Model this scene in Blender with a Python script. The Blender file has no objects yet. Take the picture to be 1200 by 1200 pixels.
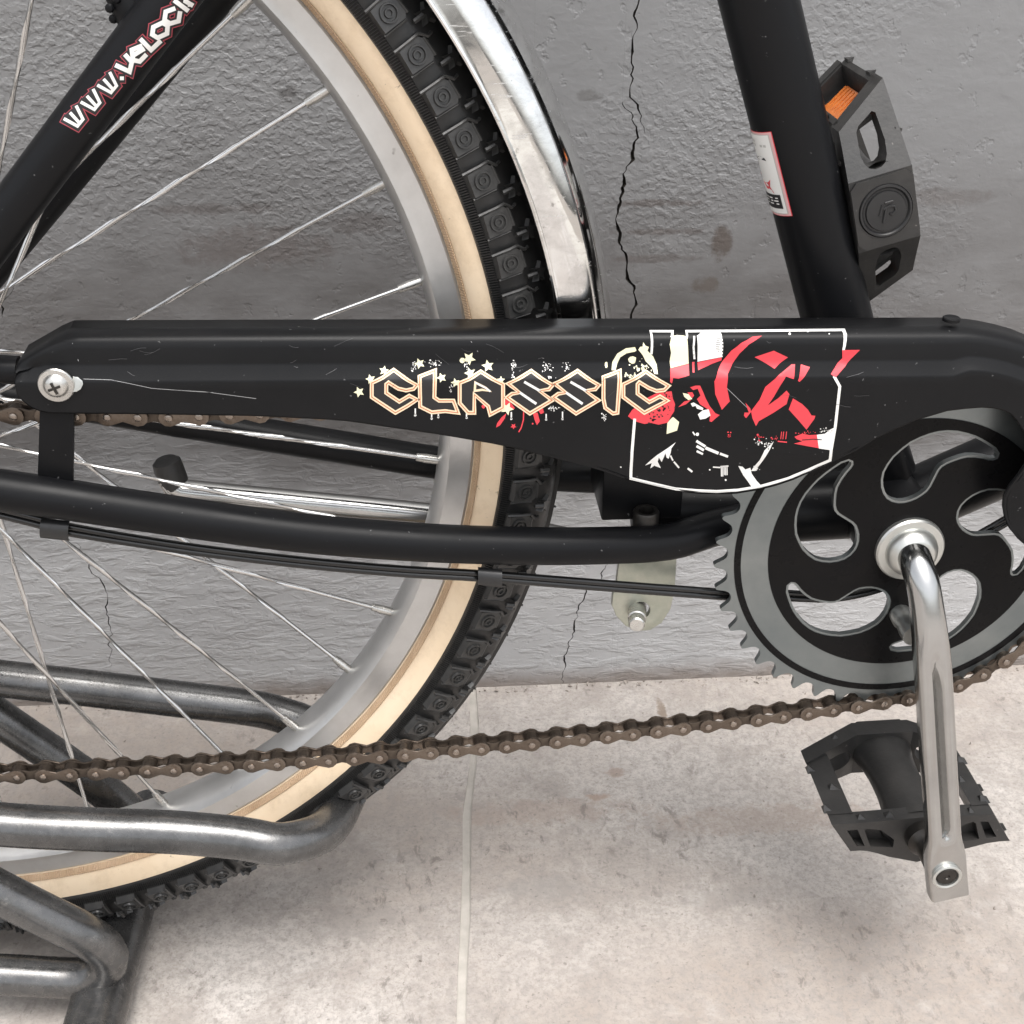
import bpy, bmesh, math, random
from mathutils import Vector, Matrix
from mathutils.geometry import tessellate_polygon
random.seed(7)
S = bpy.context.scene
COL = S.collection
PI = math.pi

# ------------------------------------------------------------------ camera
ZB = 0.283                                   # height of the bottom bracket axle over the floor
FPX = 1500.73                                # focal length for a 1200 px wide picture
CAM = Vector((-0.2373, -0.5608, 0.3151 + ZB))
PITCH, YAW, ROLL = 0.5120, 0.0758, 0.0050
def cam_axes():
    cy, sy, cp, sp = math.cos(YAW), math.sin(YAW), math.cos(PITCH), math.sin(PITCH)
    f = Vector((sy*cp, cy*cp, -sp)); r = Vector((cy, -sy, 0)); u = r.cross(f)
    cr, sr = math.cos(ROLL), math.sin(ROLL)
    return cr*r + sr*u, -sr*r + cr*u, f
RX, UP, FW = cam_axes()
cd = bpy.data.cameras.new('camera'); cam = bpy.data.objects.new('camera', cd); COL.objects.link(cam)
cd.sensor_width = 36; cd.lens = 36*FPX/1200; cd.clip_start = 0.02; cd.clip_end = 200
cam.matrix_world = Matrix(((RX.x, UP.x, -FW.x, CAM.x), (RX.y, UP.y, -FW.y, CAM.y), (RX.z, UP.z, -FW.z, CAM.z), (0, 0, 0, 1)))
S.camera = cam
# ------------------------------------------------------------------ light
SUN_EL, SUN_AZ = math.radians(70), math.radians(14)      # azimuth: from the front (-Y) turned towards +X
W = bpy.data.worlds.new('World'); S.world = W; W.use_nodes = True
wn = W.node_tree.nodes; sky = wn.new('ShaderNodeTexSky'); sky.sky_type = 'NISHITA'; sky.sun_disc = False
sky.sun_elevation = SUN_EL; sky.sun_rotation = math.radians(180) - SUN_AZ
sky.air_density = 1.0; sky.dust_density = 4.0; sky.ozone_density = 1.0
bg = wn['Background']; bg.inputs['Strength'].default_value = 0.15
bw = wn.new('ShaderNodeHueSaturation'); bw.inputs['Saturation'].default_value = .22
W.node_tree.links.new(sky.outputs[0], bw.inputs['Color']); W.node_tree.links.new(bw.outputs[0], bg.inputs[0])
sd = bpy.data.lights.new('sun', 'SUN'); sd.energy = 1.0; sd.angle = math.radians(32); sd.color = (1, .965, .92)
sun = bpy.data.objects.new('sun', sd); COL.objects.link(sun)
sdir = Vector((math.sin(SUN_AZ)*math.cos(SUN_EL), -math.cos(SUN_AZ)*math.cos(SUN_EL), math.sin(SUN_EL)))
sun.rotation_euler = sdir.to_track_quat('Z', 'Y').to_euler(); sun.location = sdir*5
S.view_settings.view_transform = 'Standard'; S.view_settings.look = 'None'
S.view_settings.exposure = 1.08; S.view_settings.gamma = 1.0

# ------------------------------------------------------------------ measuring helpers
def ray(u, v):
    return RX*((u-600)/FPX) + UP*((600-v)/FPX) + FW
def at(u, v, Y):
    """world point seen at (u, v) of the 1200 px photograph and lying at depth Y"""
    d = ray(u, v); return CAM + d*((Y-CAM.y)/d.y)
def atz(u, v, Z):
    d = ray(u, v); return CAM + d*((Z-CAM.z)/d.z)
AXX, AXZ = -.0058, -.0022                    # crank axle, measured on the chainring
def Bk(x, y, z):
    return Vector((x, y, z+ZB))              # bicycle coordinates: origin at the bottom bracket

# ------------------------------------------------------------------ mesh helpers
class MB:
    def __init__(s): s.v = []; s.f = []; s.m = []; s.mi = 0
    def add(s, vs, fs):
        o = len(s.v); s.v += [Vector(p) for p in vs]
        for f in fs: s.f.append([o+i for i in f]); s.m.append(s.mi)
    def grid(s, rows, cu=False, cv=False, flip=False):
        n, k = len(rows), len(rows[0]); vs = [p for r in rows for p in r]; fs = []
        for i in range(n if cu else n-1):
            for j in range(k if cv else k-1):
                q = [i*k+j, ((i+1) % n)*k+j, ((i+1) % n)*k+(j+1) % k, i*k+(j+1) % k]
                fs.append(q[::-1] if flip else q)
        s.add(vs, fs)
    def tube(s, pts, rad, seg=20, caps=True, sect=None, up=None):
        pts = [Vector(p) for p in pts]; n = len(pts)
        if not hasattr(rad, '__len__'): rad = [rad]*n
        rows = []; t0 = (pts[1]-pts[0]).normalized()
        a = Vector(up) if up else (Vector((0, 0, 1)) if abs(t0.z) < .9 else Vector((1, 0, 0)))
        nrm = (a - t0*a.dot(t0)).normalized()
        for i in range(n):
            t = (pts[min(i+1, n-1)] - pts[max(i-1, 0)]).normalized()
            nrm = (nrm - t*nrm.dot(t)).normalized(); b = t.cross(nrm)
            if sect: row = [pts[i] + nrm*x + b*y for x, y in sect(i/(n-1), rad[i])]
            else: row = [pts[i] + (nrm*math.cos(2*PI*k/seg) + b*math.sin(2*PI*k/seg))*rad[i] for k in range(seg)]
            rows.append(row)
        s.grid(rows, cv=True)
        if caps:
            k = len(rows[0])
            s.add(rows[0], [list(range(k))]); s.add(rows[-1], [list(range(k))[::-1]])
    def lathe(s, o, ax, prof, seg=32, a0=0, a1=2*PI, ref=None):
        """prof: list of (radius, distance along ax)"""
        o = Vector(o); ax = Vector(ax).normalized()
        r = Vector(ref) if ref else (Vector((0, 0, 1)) if abs(ax.z) < .9 else Vector((1, 0, 0)))
        e1 = (r-ax*r.dot(ax)).normalized(); e2 = ax.cross(e1); full = abs(a1-a0-2*PI) < 1e-6
        n = seg if full else seg+1; rows = []
        for i in range(n):
            t = a0+(a1-a0)*i/seg; d = e1*math.cos(t)+e2*math.sin(t)
            rows.append([o+d*q+ax*h for q, h in prof])
        s.grid(rows, cu=full)
    def box(s, c, ex, ey, ez, hx, hy, hz):
        c, ex, ey, ez = Vector(c), Vector(ex), Vector(ey), Vector(ez)
        vs = [c+ex*hx*i+ey*hy*j+ez*hz*k for i in (-1, 1) for j in (-1, 1) for k in (-1, 1)]
        s.add(vs, [(0, 1, 3, 2), (4, 6, 7, 5), (0, 4, 5, 1), (2, 3, 7, 6), (0, 2, 6, 4), (1, 5, 7, 3)])
    def prism(s, outer, holes, fn):
        """flat plate with holes; fn(u, v, k) gives the point of the front (k=0) and back (k=1) sheet"""
        loops = [outer]+list(holes)
        tris = tessellate_polygon([[Vector((p[0], p[1], 0)) for p in l] for l in loops])
        flat = [p for l in loops for p in l]; n = len(flat)
        vs = [fn(p[0], p[1], 0) for p in flat]+[fn(p[0], p[1], 1) for p in flat]
        fs = [tuple(t) for t in tris]+[tuple(n+i for i in t[::-1]) for t in tris]
        o = 0
        for l in loops:
            k = len(l)
            for i in range(k):
                j = (i+1) % k; fs.append((o+i, o+j, n+o+j, n+o+i))
            o += k
        s.add(vs, fs)
    def sheet(s, outer, holes, fn):
        loops = [outer]+list(holes)
        tris = tessellate_polygon([[Vector((p[0], p[1], 0)) for p in l] for l in loops])
        s.add([fn(p[0], p[1]) for l in loops for p in l], [tuple(t) for t in tris])
    def mesh(s, name, mats, smooth=35, bevel=None):
        me = bpy.data.meshes.new(name); me.from_pydata([tuple(p) for p in s.v], [], s.f)
        if not isinstance(mats, (list, tuple)): mats = [mats]
        for m in mats: me.materials.append(m)
        for p, i in zip(me.polygons, s.m): p.material_index = i
        bm = bmesh.new(); bm.from_mesh(me)
        bmesh.ops.remove_doubles(bm, verts=bm.verts, dist=1e-6)
        bmesh.ops.recalc_face_normals(bm, faces=bm.faces)
        if bevel:
            ed = [e for e in bm.edges if len(e.link_faces) == 2 and e.calc_face_angle(0) > math.radians(40)]
            bmesh.ops.bevel(bm, geom=ed, offset=bevel, segments=2, profile=.5, affect='EDGES', clamp_overlap=True)
        bm.to_mesh(me); bm.free()
        if smooth:
            me.polygons.foreach_set('use_smooth', [True]*len(me.polygons)); me.set_sharp_from_angle(angle=math.radians(smooth))
        return me
    def build(s, name, mats, parent=None, smooth=35, bevel=None, mw=None):
        return link(name, s.mesh(name, mats, smooth, bevel), parent, mw)
def link(name, me, parent=None, mw=None):
    o = bpy.data.objects.new(name, me); COL.objects.link(o)
    if parent: o.parent = parent; o.matrix_parent_inverse = WM[parent.name].inverted()
    if mw is not None: o.matrix_basis = mw
    WM[o.name] = Matrix(mw) if mw is not None else Matrix.Identity(4)
    return o
WM = {}
def tag(o, label=None, cat=None, group=None, kind=None):
    for k, x in (('label', label), ('category', cat), ('group', group), ('kind', kind)):
        if x: o[k] = x
    return o
def thing(name, loc, label, cat):
    o = bpy.data.objects.new(name, None); COL.objects.link(o); o.location = loc; o.empty_display_size = .05
    WM[o.name] = Matrix.Translation(loc); return tag(o, label, cat)
def spline(pts, step):
    """Catmull-Rom through 3-D (or longer) points, resampled to about `step`"""
    P = [Vector(p) for p in pts]; out = []
    for i in range(len(P)-1):
        p0 = P[i-1] if i else P[i]*2-P[i+1]; p1, p2 = P[i], P[i+1]; p3 = P[i+2] if i+2 < len(P) else p2*2-p1
        n = max(1, int((p2-p1).length/step))
        for k in range(n):
            t = k/n; out.append(.5*(2*p1+(p2-p0)*t+(2*p0-5*p1+4*p2-p3)*t*t+(3*p1-p0-3*p2+p3)*t**3))
    return out+[P[-1]]
def frame_of(o, ex, ey, ez):
    ex, ey, ez = Vector(ex), Vector(ey), Vector(ez)
    return Matrix(((ex.x, ey.x, ez.x, o[0]), (ex.y, ey.y, ez.y, o[1]), (ex.z, ey.z, ez.z, o[2]), (0, 0, 0, 1)))

# ------------------------------------------------------------------ materials
class NT:
    def __init__(s, name):
        s.m = bpy.data.materials.new(name); s.m.use_nodes = True; s.t = s.m.node_tree; s.b = s.t.nodes['Principled BSDF']
        s.co = s.t.nodes.new('ShaderNodeTexCoord').outputs['Object']
    def lk(s, a, b): s.t.links.new(a, b)
    def n(s, ty, **kw):
        q = s.t.nodes.new(ty)
        for k, x in kw.items(): setattr(q, k, x)
        return q
    def mapping(s, scale=(1, 1, 1), rot=(0, 0, 0), loc=(0, 0, 0)):
        q = s.n('ShaderNodeMapping'); q.inputs['Scale'].default_value = scale; q.inputs['Rotation'].default_value = rot; q.inputs['Location'].default_value = loc
        s.lk(s.co, q.inputs[0]); return q.outputs[0]
    def noise(s, scale, detail=6, rough=.6, vec=None, dist=0):
        q = s.n('ShaderNodeTexNoise'); q.inputs['Scale'].default_value = scale; q.inputs['Detail'].default_value = detail
        q.inputs['Roughness'].default_value = rough; q.inputs['Distortion'].default_value = dist
        s.lk(vec or s.co, q.inputs['Vector']); return q.outputs['Fac']
    def ramp(s, fac, stops):
        q = s.n('ShaderNodeValToRGB'); e = q.color_ramp.elements
        while len(e) < len(stops): e.new(.5)
        for i, (p, c) in enumerate(stops):
            e[i].position = p; e[i].color = (c, c, c, 1) if not hasattr(c, '__len__') else (*c, 1)
        s.lk(fac, q.inputs[0]); return q.outputs[0]
    def math(s, op, a, b=None, c=None):
        q = s.n('ShaderNodeMath', operation=op)
        for i, x in enumerate((a, b, c)):
            if x is None: continue
            if hasattr(x, 'links'): s.lk(x, q.inputs[i])
            else: q.inputs[i].default_value = x
        return q.outputs[0]
    def mix(s, f, a, b, mode='MIX'):
        q = s.n('ShaderNodeMix', data_type='RGBA', blend_type=mode)
        for i, x in ((0, f), (6, a), (7, b)):
            if hasattr(x, 'links'): s.lk(x, q.inputs[i])
            elif hasattr(x, '__len__'): q.inputs[i].default_value = (*x, 1)
            else: q.inputs[i].default_value = x
        return q.outputs[2]
    def spot(s, cx, cy, rx, ry, amt, plane):
        """ragged stain or painted shade of real size on a wall (plane 0: x, z) or floor (plane 1: x, y)"""
        sep = s.n('ShaderNodeSeparateXYZ'); s.lk(s.co, sep.inputs[0]); p, q = sep.outputs[0], sep.outputs[1 if plane else 2]
        dx = s.math('MULTIPLY', s.math('SUBTRACT', p, cx), 1/rx); dy = s.math('MULTIPLY', s.math('SUBTRACT', q, cy), 1/ry)
        d = s.math('ADD', s.math('MULTIPLY', dx, dx), s.math('MULTIPLY', dy, dy))
        d = s.math('ADD', d, s.math('MULTIPLY', s.math('SUBTRACT', s.noise(70, 6, .75), .5), 4.5))
        return s.math('MULTIPLY', s.ramp(d, [(.25, 1.), (1.0, 0.)]), amt)
    def bump(s, h, strength, dist, prev=None):
        q = s.n('ShaderNodeBump'); q.inputs['Strength'].default_value = strength; q.inputs['Distance'].default_value = dist
        s.lk(h, q.inputs['Height'])
        if prev: s.lk(prev, q.inputs['Normal'])
        return q.outputs[0]
    def set(s, col=None, rough=None, metal=None, normal=None, **kw):
        for k, x in (('Base Color', col), ('Roughness', rough), ('Metallic', metal), ('Normal', normal)):
            if x is None: continue
            if hasattr(x, 'links'): s.lk(x, s.b.inputs[k])
            elif hasattr(x, '__len__'): s.b.inputs[k].default_value = (*x, 1)
            else: s.b.inputs[k].default_value = x
        for k, x in kw.items(): s.b.inputs[k.replace('_', ' ')].default_value = x
        return s.m
def worn(name, c0, c1, rough=(.35, .5), metal=0, scale=40, bump=0, bscale=900, spec=None, specks=0, speck_col=(.5, .5, .5)):
    n = NT(name); f = n.noise(scale, 8, .65); col = n.mix(n.ramp(f, [(.3, 0.), (.7, 1.)]), c0, c1)
    if specks:
        sp = n.ramp(n.noise(specks, 2, .5), [(.74, 0.), (.78, 1.)]); col = n.mix(sp, col, speck_col)
    r = n.ramp(n.noise(scale*1.7, 6, .6), [(.3, rough[0]), (.7, rough[1])])
    nm = n.bump(n.noise(bscale, 4, .6), bump, .0004) if bump else None
    n.set(col, r, metal, nm)
    if spec is not None: n.b.inputs['Specular IOR Level'].default_value = spec
    return n.m
M = {}
M['frame'] = worn('black_frame_paint', (.0050, .0052, .0060), (.0070, .0072, .008), (.28, .46), 0, 14, .06, 1500, spec=.15, specks=420, speck_col=(.10, .10, .10))
M['guard'] = worn('black_guard_paint', (.0055, .0058, .0064), (.0090, .0090, .0096), (.30, .40), 0, 12, .08, 2200, spec=.16, specks=420, speck_col=(.09, .09, .09))
M['black'] = worn('gloss_black_paint', (.004, .004, .0045), (.006, .0055, .0055), (.24, .34), 0, 60, spec=.12)
M['rubber'] = worn('tyre_rubber', (.007, .007, .007), (.018, .0175, .017), (.32, .5), 0, 140, .15, 900, spec=.5)  # carcass darker than the knobs: shade between them put into the colour
M['knob'] = worn('tread_knob_rubber', (.018, .018, .018), (.046, .045, .043), (.28, .46), 0, 150, .2, 900, spec=.5)
M['plastic'] = worn('pedal_plastic', (.013, .013, .013), (.032, .030, .028), (.34, .55), 0, 45, .25, 500, specks=300, speck_col=(.12, .11, .10))
M['darkplastic'] = worn('dark_plastic', (.012, .012, .013), (.018, .018, .018), (.35, .45), 0, 70, .05, 900)
M['cable'] = worn('black_cable_housing', (.008, .008, .008), (.012, .012, .012), (.16, .22), 0, 70)
M['cream'] = worn('cream_sidewall', (.78, .61, .42), (.84, .69, .51), (.5, .62), 0, 35, .08, 500, specks=150, speck_col=(.36, .25, .15))
def sidewall():
    n = NT('cream_sidewall'); f = n.noise(9, 6, .65); g = n.noise(60, 7, .75)
    col = n.mix(n.ramp(f, [(.35, 0.), (.65, 1.)]), (.84, .69, .51), (.75, .585, .40))
    col = n.mix(n.math('MULTIPLY', n.ramp(g, [(.50, 0.), (.72, 1.)]), .45), col, (.50, .36, .22))
    col = n.mix(n.ramp(n.noise(130, 5, .7), [(.67, 0.), (.71, .8)]), col, (.22, .15, .09))
    return n.set(col, .52, 0, n.bump(g, .1, .0005))
M['cream'] = sidewall()
M['tan'] = worn('tan_bead_strip', (.40, .27, .16), (.52, .37, .24), (.5, .62), 0, 60)
M['rim'] = worn('dull_aluminium', (.47, .465, .455), (.62, .615, .605), (.28, .44), .78, 22, .05, 900, specks=120, speck_col=(.22, .21, .20))
M['spoke'] = worn('galvanised_spoke', (.54, .535, .525), (.66, .655, .645), (.18, .3), 1, 60)
def scuffed():
    n = NT('scuffed_chrome'); f = n.noise(45, 9, .75, n.mapping((1, 1, 1.6), (0, .5, 0)), .5)
    col = n.mix(n.ramp(f, [(.44, 0.), (.70, 1.)]), (.78, .78, .77), (.52, .515, .505))
    col = n.mix(n.ramp(n.noise(160, 6, .7), [(.62, 0.), (.70, .8)]), col, (.30, .29, .28))
    sc = n.ramp(n.noise(420, 3, .6, n.mapping((.12, 1, 1.6), (0, -.7, 0))), [(.62, 0.), (.68, 1.)])
    r = n.math('ADD', n.ramp(f, [(.42, .04), (.70, .20)]), n.math('MULTIPLY', sc, .18))
    return n.set(col, r, 1, n.bump(n.noise(18, 3, .5), .25, .0010))
M['chrome'] = scuffed()
M['crank'] = worn('chromed_crank', (.40, .40, .395), (.50, .50, .49), (.12, .24), 1, 30)
M['satin'] = worn('satin_steel', (.50, .51, .49), (.60, .60, .57), (.3, .4), .9, 30)
M['zinc'] = worn('zinc_plate', (.36, .38, .32), (.50, .50, .43), (.32, .5), .75, 90)
M['bolt'] = worn('steel_bolt', (.45, .44, .42), (.62, .61, .58), (.22, .38), .9, 150)
M['darkbolt'] = worn('blackened_bolt', (.03, .028, .026), (.06, .055, .05), (.3, .45), .8, 150)
def chain_steel(name, c0, c1, c2):
    n = NT(name); f = n.noise(420, 6, .7); oi = n.n('ShaderNodeObjectInfo').outputs['Random']
    col = n.mix(n.ramp(f, [(.35, 0.), (.65, 1.)]), c0, c1); col = n.mix(n.math('MULTIPLY', oi, .55), col, c2)
    return n.set(col, n.ramp(f, [(.3, .24), (.7, .42)]), .85, n.bump(f, .15, .0003))
M['chain'] = chain_steel('brown_oiled_chain', (.13, .10, .078), (.20, .165, .135), (.085, .065, .052))
M['pin'] = worn('worn_chain_pin', (.24, .20, .17), (.34, .29, .25), (.2, .35), .9, 300)
M['chaindark'] = worn('brown_oiled_chain_shaded', (.055, .042, .034), (.10, .08, .063), (.34, .46), .8, 220)  # inner links: shade of the recessed plates put into a darker colour
M['reflector'] = worn('orange_reflector', (.50, .12, .02), (.66, .20, .04), (.15, .3), 0, 300)
M['redrefl'] = worn('red_reflector', (.30, .02, .02), (.42, .03, .03), (.15, .3), 0, 300)
def flat(name, c, r=.4): return NT(name).set(c, r, 0)
M['d_white'] = flat('print_white', (.74, .73, .70)); M['d_cream'] = flat('print_cream', (.76, .73, .50)); M['d_edge'] = flat('print_pale_orange', (.80, .62, .43))
M['d_orange'] = flat('print_orange', (.50, .17, .08)); M['d_red'] = flat('print_red', (.66, .045, .06)); M['d_black'] = flat('print_black', (.012, .011, .012), .42)
M['d_maroon'] = flat('print_maroon', (.36, .05, .07)); M['d_pink'] = flat('print_pink', (.66, .38, .38)); M['d_grey'] = flat('print_grey', (.45, .44, .41))
M['scuff'] = flat('faint_scuff', (.055, .055, .057))
M['scratch'] = flat('bare_scratch', (.30, .30, .30))
def chainring_steel():
    n = NT('zinc_chainring'); f = n.noise(30, 6, .6); g = n.noise(9, 3, .5)
    col = n.mix(n.ramp(f, [(.3, 0.), (.7, 1.)]), (.175, .195, .20), (.275, .29, .285))
    col = n.mix(n.ramp(g, [(.45, 0.), (.65, .5)]), col, (.17, .195, .20))
    return n.set(col, n.ramp(f, [(.3, .28), (.7, .42)]), .85)
M['ring'] = chainring_steel()
def rack_paint():
    n = NT('worn_rack_paint'); f = n.noise(35, 8, .7); g = n.noise(220, 6, .7); h = n.noise(11, 5, .6)
    col = n.mix(n.ramp(f, [(.35, 0.), (.65, 1.)]), (.085, .085, .085), (.15, .15, .15))
    col = n.mix(n.ramp(n.noise(60, 10, .75), [(.60, 0.), (.66, 1.)]), col, (.20, .195, .19))
    dust = n.math('MULTIPLY', n.ramp(h, [(.45, 0.), (.62, 1.)]), n.ramp(g, [(.4, 0.), (.6, 1.)]))
    col = n.mix(n.math('MULTIPLY', dust, .22), col, (.26, .24, .22))
    return n.set(col, n.ramp(g, [(.3, .17), (.7, .34)]), .80, n.bump(n.noise(700, 5, .7), .22, .0003))
M['rack'] = rack_paint()
M['weld'] = worn('dusty_weld', (.12, .11, .10), (.30, .28, .26), (.35, .55), .4, 160, .4, 600)
WALL_Y = 0.2285
def wspot(u, v, ru, rv, amt, c):
    p, q, r = at(u, v, WALL_Y), at(u+ru, v, WALL_Y), at(u, v-rv, WALL_Y); return p.x, p.z, q.x-p.x, r.z-p.z, amt, c
def fspot(u, v, ru, rv, amt, c):
    p, q, r = atz(u, v, 0), atz(u+ru, v, 0), atz(u, v-rv, 0); return p.x, p.y, q.x-p.x, r.y-p.y, amt, c
WALL_SPOTS = [wspot(*a) for a in ((846, 285, 14, 26, .75, (.07, .052, .042)), (775, 238, 60, 5, .6, (.085, .07, .064)), (770, 272, 60, 5, .6, (.085, .07, .064)), (772, 303, 55, 5, .5, (.085, .07, .064)), (827, 335, 16, 12, .6, (.08, .062, .05)), (335, 108, 14, 8, .7, (.07, .066, .064)), (250, 245, 90, 7, .55, (.08, .068, .064)), (420, 262, 60, 14, .5, (.085, .074, .07)), (1110, 230, 60, 12, .4, (.10, .085, .078)), (690, 112, 18, 8, .5, (.09, .085, .08)), (300, 290, 110, 28, .5, (.09, .072, .066)))]
FLOOR_SPOTS = [fspot(*a) for a in ((702, 934, 16, 5, .75, (.30, .22, .17)), (775, 832, 6, 12, .8, (.20, .15, .11)), (640, 950, 130, 16, .45, (.30, .235, .195)), (900, 960, 150, 20, .42, (.32, .25, .205)), (640, 1040, 60, 16, .45, (.29, .27, .25)), (860, 1050, 90, 14, .35, (.30, .28, .26)), (420, 1080, 70, 24, .5, (.27, .245, .225)), (720, 905, 14, 6, .6, (.26, .19, .15)))]  # the wide brown pair paints the bicycle's shade on the floor, plus dirt
def plaster():
    n = NT('painted_plaster')
    sep = n.n('ShaderNodeSeparateXYZ'); n.lk(n.co, sep.inputs[0]); z = sep.outputs[2]; x = sep.outputs[0]
    base = n.mix(n.ramp(n.noise(6, 8, .65), [(.3, 0.), (.7, 1.)]), (.37, .366, .366), (.44, .438, .438))
    base = n.mix(n.ramp(n.noise(45, 6, .7), [(.35, 0.), (.7, .35)]), base, (.33, .327, .326))
    # darker grey over the upper part, brownish scuffs in the middle, edges broken up by noise
    zn = n.math('ADD', z, n.math('MULTIPLY', n.math('SUBTRACT', n.noise(5, 6, .65), .5), .16))
    up = n.ramp(n.math('MULTIPLY', zn, 1.6), [(.17, 0.), (.33, 1.)])
    base = n.mix(n.math('MULTIPLY', up, .80), base, (.158, .159, .160))
    band = n.math('MULTIPLY', n.ramp(n.math('MULTIPLY', zn, 1.6), [(.22, 0.), (.36, 1.)]), n.ramp(n.math('MULTIPLY', zn, 1.6), [(.50, 1.), (.68, 0.)]))
    band = n.math('MULTIPLY', band, n.ramp(n.noise(8, 7, .7, n.mapping((1, 1, 2.2))), [(.34, .45), (.60, 1.)]))
    base = n.mix(n.math('MULTIPLY', band, .72), base, (.062, .055, .052))
    for cx, cz, rx, rz, am, cc in WALL_SPOTS: base = n.mix(n.spot(cx, cz, rx, rz, am, 0), base, cc)
    # thin dark horizontal rub marks
    rub = n.ramp(n.noise(8, 7, .7, n.mapping((.5, 1, 5)), .3), [(.60, 0.), (.68, 1.)])
    base = n.mix(n.math('MULTIPLY', n.math('MULTIPLY', rub, band), .8), base, (.075, .066, .06))
    spots = n.ramp(n.noise(70, 5, .7), [(.66, 0.), (.72, 1.)])
    base = n.mix(n.math('MULTIPLY', spots, .5), base, (.13, .12, .115))
    # dirt where the wall meets the floor
    low = n.ramp(n.math('MULTIPLY', n.math('ADD', z, n.math('MULTIPLY', n.math('SUBTRACT', n.noise(40, 5, .7), .5), .02)), 40.), [(.10, 1.), (.75, 0.)])
    base = n.mix(n.math('MULTIPLY', low, .75), base, (.16, .125, .10))
    # trowel marks, stipple and runs
    h1 = n.noise(62, 5, .55, n.mapping((1, 1, 1.25), (0, .5, 0)), .35)
    h2 = n.noise(210, 4, .55)
    h3 = n.noise(20, 3, .5, n.mapping((.7, 1, 1.6), (0, .2, 0)), .5)
    pit = n.ramp(n.noise(95, 3, .6), [(.30, 0.), (.38, 1.)])
    low_amt = n.ramp(z, [(.15, 1.), (.34, 0.)])
    h4 = n.noise(95, 4, .6, n.mapping((.5, 1, 1.5), (0, .1, 0)), .4)
    h5 = n.noise(130, 3, .5, n.mapping((.9, 1, 1.1), (0, .6, 0)), .25)
    h5 = n.ramp(h5, [(.42, 0.), (.66, 1.)])
    patchy = n.ramp(n.noise(7, 3, .5), [(.46, .04), (.62, .62)])
    h6 = n.ramp(n.noise(240, 2, .5, n.mapping((.85, 1, 1.1), (0, .7, 0)), .2), [(.45, 0.), (.62, 1.)])
    hh = n.math('ADD', n.math('MULTIPLY', h1, .16), n.math('ADD', n.math('MULTIPLY', n.math('MULTIPLY', h2, patchy), .13), n.math('MULTIPLY', h3, .28)))
    hh = n.math('ADD', hh, n.math('MULTIPLY', n.math('ADD', n.math('MULTIPLY', h5, .17), n.math('MULTIPLY', h6, .24)), n.math('MULTIPLY', patchy, n.math('SUBTRACT', 1.0, n.math('MULTIPLY', low_amt, .75)))))
    hh = n.math('ADD', hh, n.math('ADD', n.math('MULTIPLY', pit, .10), n.math('MULTIPLY', n.math('MULTIPLY', n.ramp(h4, [(.46, 0.), (.62, 1.)]), low_amt), .20)))
    nm = n.bump(hh, .85, .0036)
    return n.set(base, n.ramp(n.noise(60, 4, .5), [(.3, .42), (.7, .58)]), 0, nm)
M['wall'] = plaster()
M['crack'] = flat('crack_inside', (.03, .025, .02), .9)
def concrete():
    n = NT('worn_floor_slab')
    f = n.noise(7, 9, .68, None, .3); g = n.noise(60, 8, .72); k = n.noise(2.6, 6, .6, n.mapping((.8, 1.6, 1)))
    col = n.mix(n.ramp(f, [(.32, 0.), (.68, 1.)]), (.43, .392, .360), (.575, .54, .505))
    col = n.mix(n.math('MULTIPLY', n.ramp(k, [(.42, 0.), (.60, 1.)]), .66), col, (.27, .215, .175))
    col = n.mix(n.math('MULTIPLY', n.ramp(n.noise(15, 8, .7, None, .5), [(.48, 0.), (.64, 1.)]), .62), col, (.26, .225, .20))
    col = n.mix(n.math('MULTIPLY', n.ramp(g, [(.44, 0.), (.66, 1.)]), .42), col, (.36, .325, .30))
    col = n.mix(n.math('MULTIPLY', n.ramp(n.noise(170, 6, .75), [(.46, 0.), (.58, 1.)]), .55), col, (.29, .265, .245))
    col = n.mix(n.math('MULTIPLY', n.ramp(n.noise(420, 4, .7), [(.51, 0.), (.60, 1.)]), .46), col, (.25, .23, .21))
    area = n.ramp(n.noise(9, 4, .6), [(.42, 0.), (.60, 1.)])
    for cx, cy, rx, ry, am, cc in FLOOR_SPOTS: col = n.mix(n.spot(cx, cy, rx, ry, am, 1), col, cc)
    col = n.mix(n.math('MULTIPLY', n.math('MULTIPLY', n.ramp(n.noise(120, 4, .75, n.mapping((1, .6, 1), (0, 0, .6)), .4), [(.55, 0.), (.66, 1.)]), area), .78), col, (.17, .15, .135))
    col = n.mix(n.math('MULTIPLY', n.ramp(n.noise(240, 3, .6), [(.645, 0.), (.69, 1.)]), .6), col, (.17, .15, .135))
    col = n.mix(n.math('MULTIPLY', n.ramp(n.noise(31, 6, .7), [(.56, 0.), (.72, 1.)]), .22), col, (.70, .66, .62))
    return n.set(col, n.ramp(g, [(.3, .45), (.7, .65)]), 0, n.bump(n.noise(230, 6, .7), .3, .0012))
M['floor'] = concrete()
M['grout'] = worn('pale_grout', (.37, .345, .31), (.52, .49, .445), (.7, .8), 0, 60, .5, 400)
M['earth'] = worn('bare_ground', (.22, .19, .16), (.28, .25, .22), (.8, .9), 0, 8)

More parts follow.
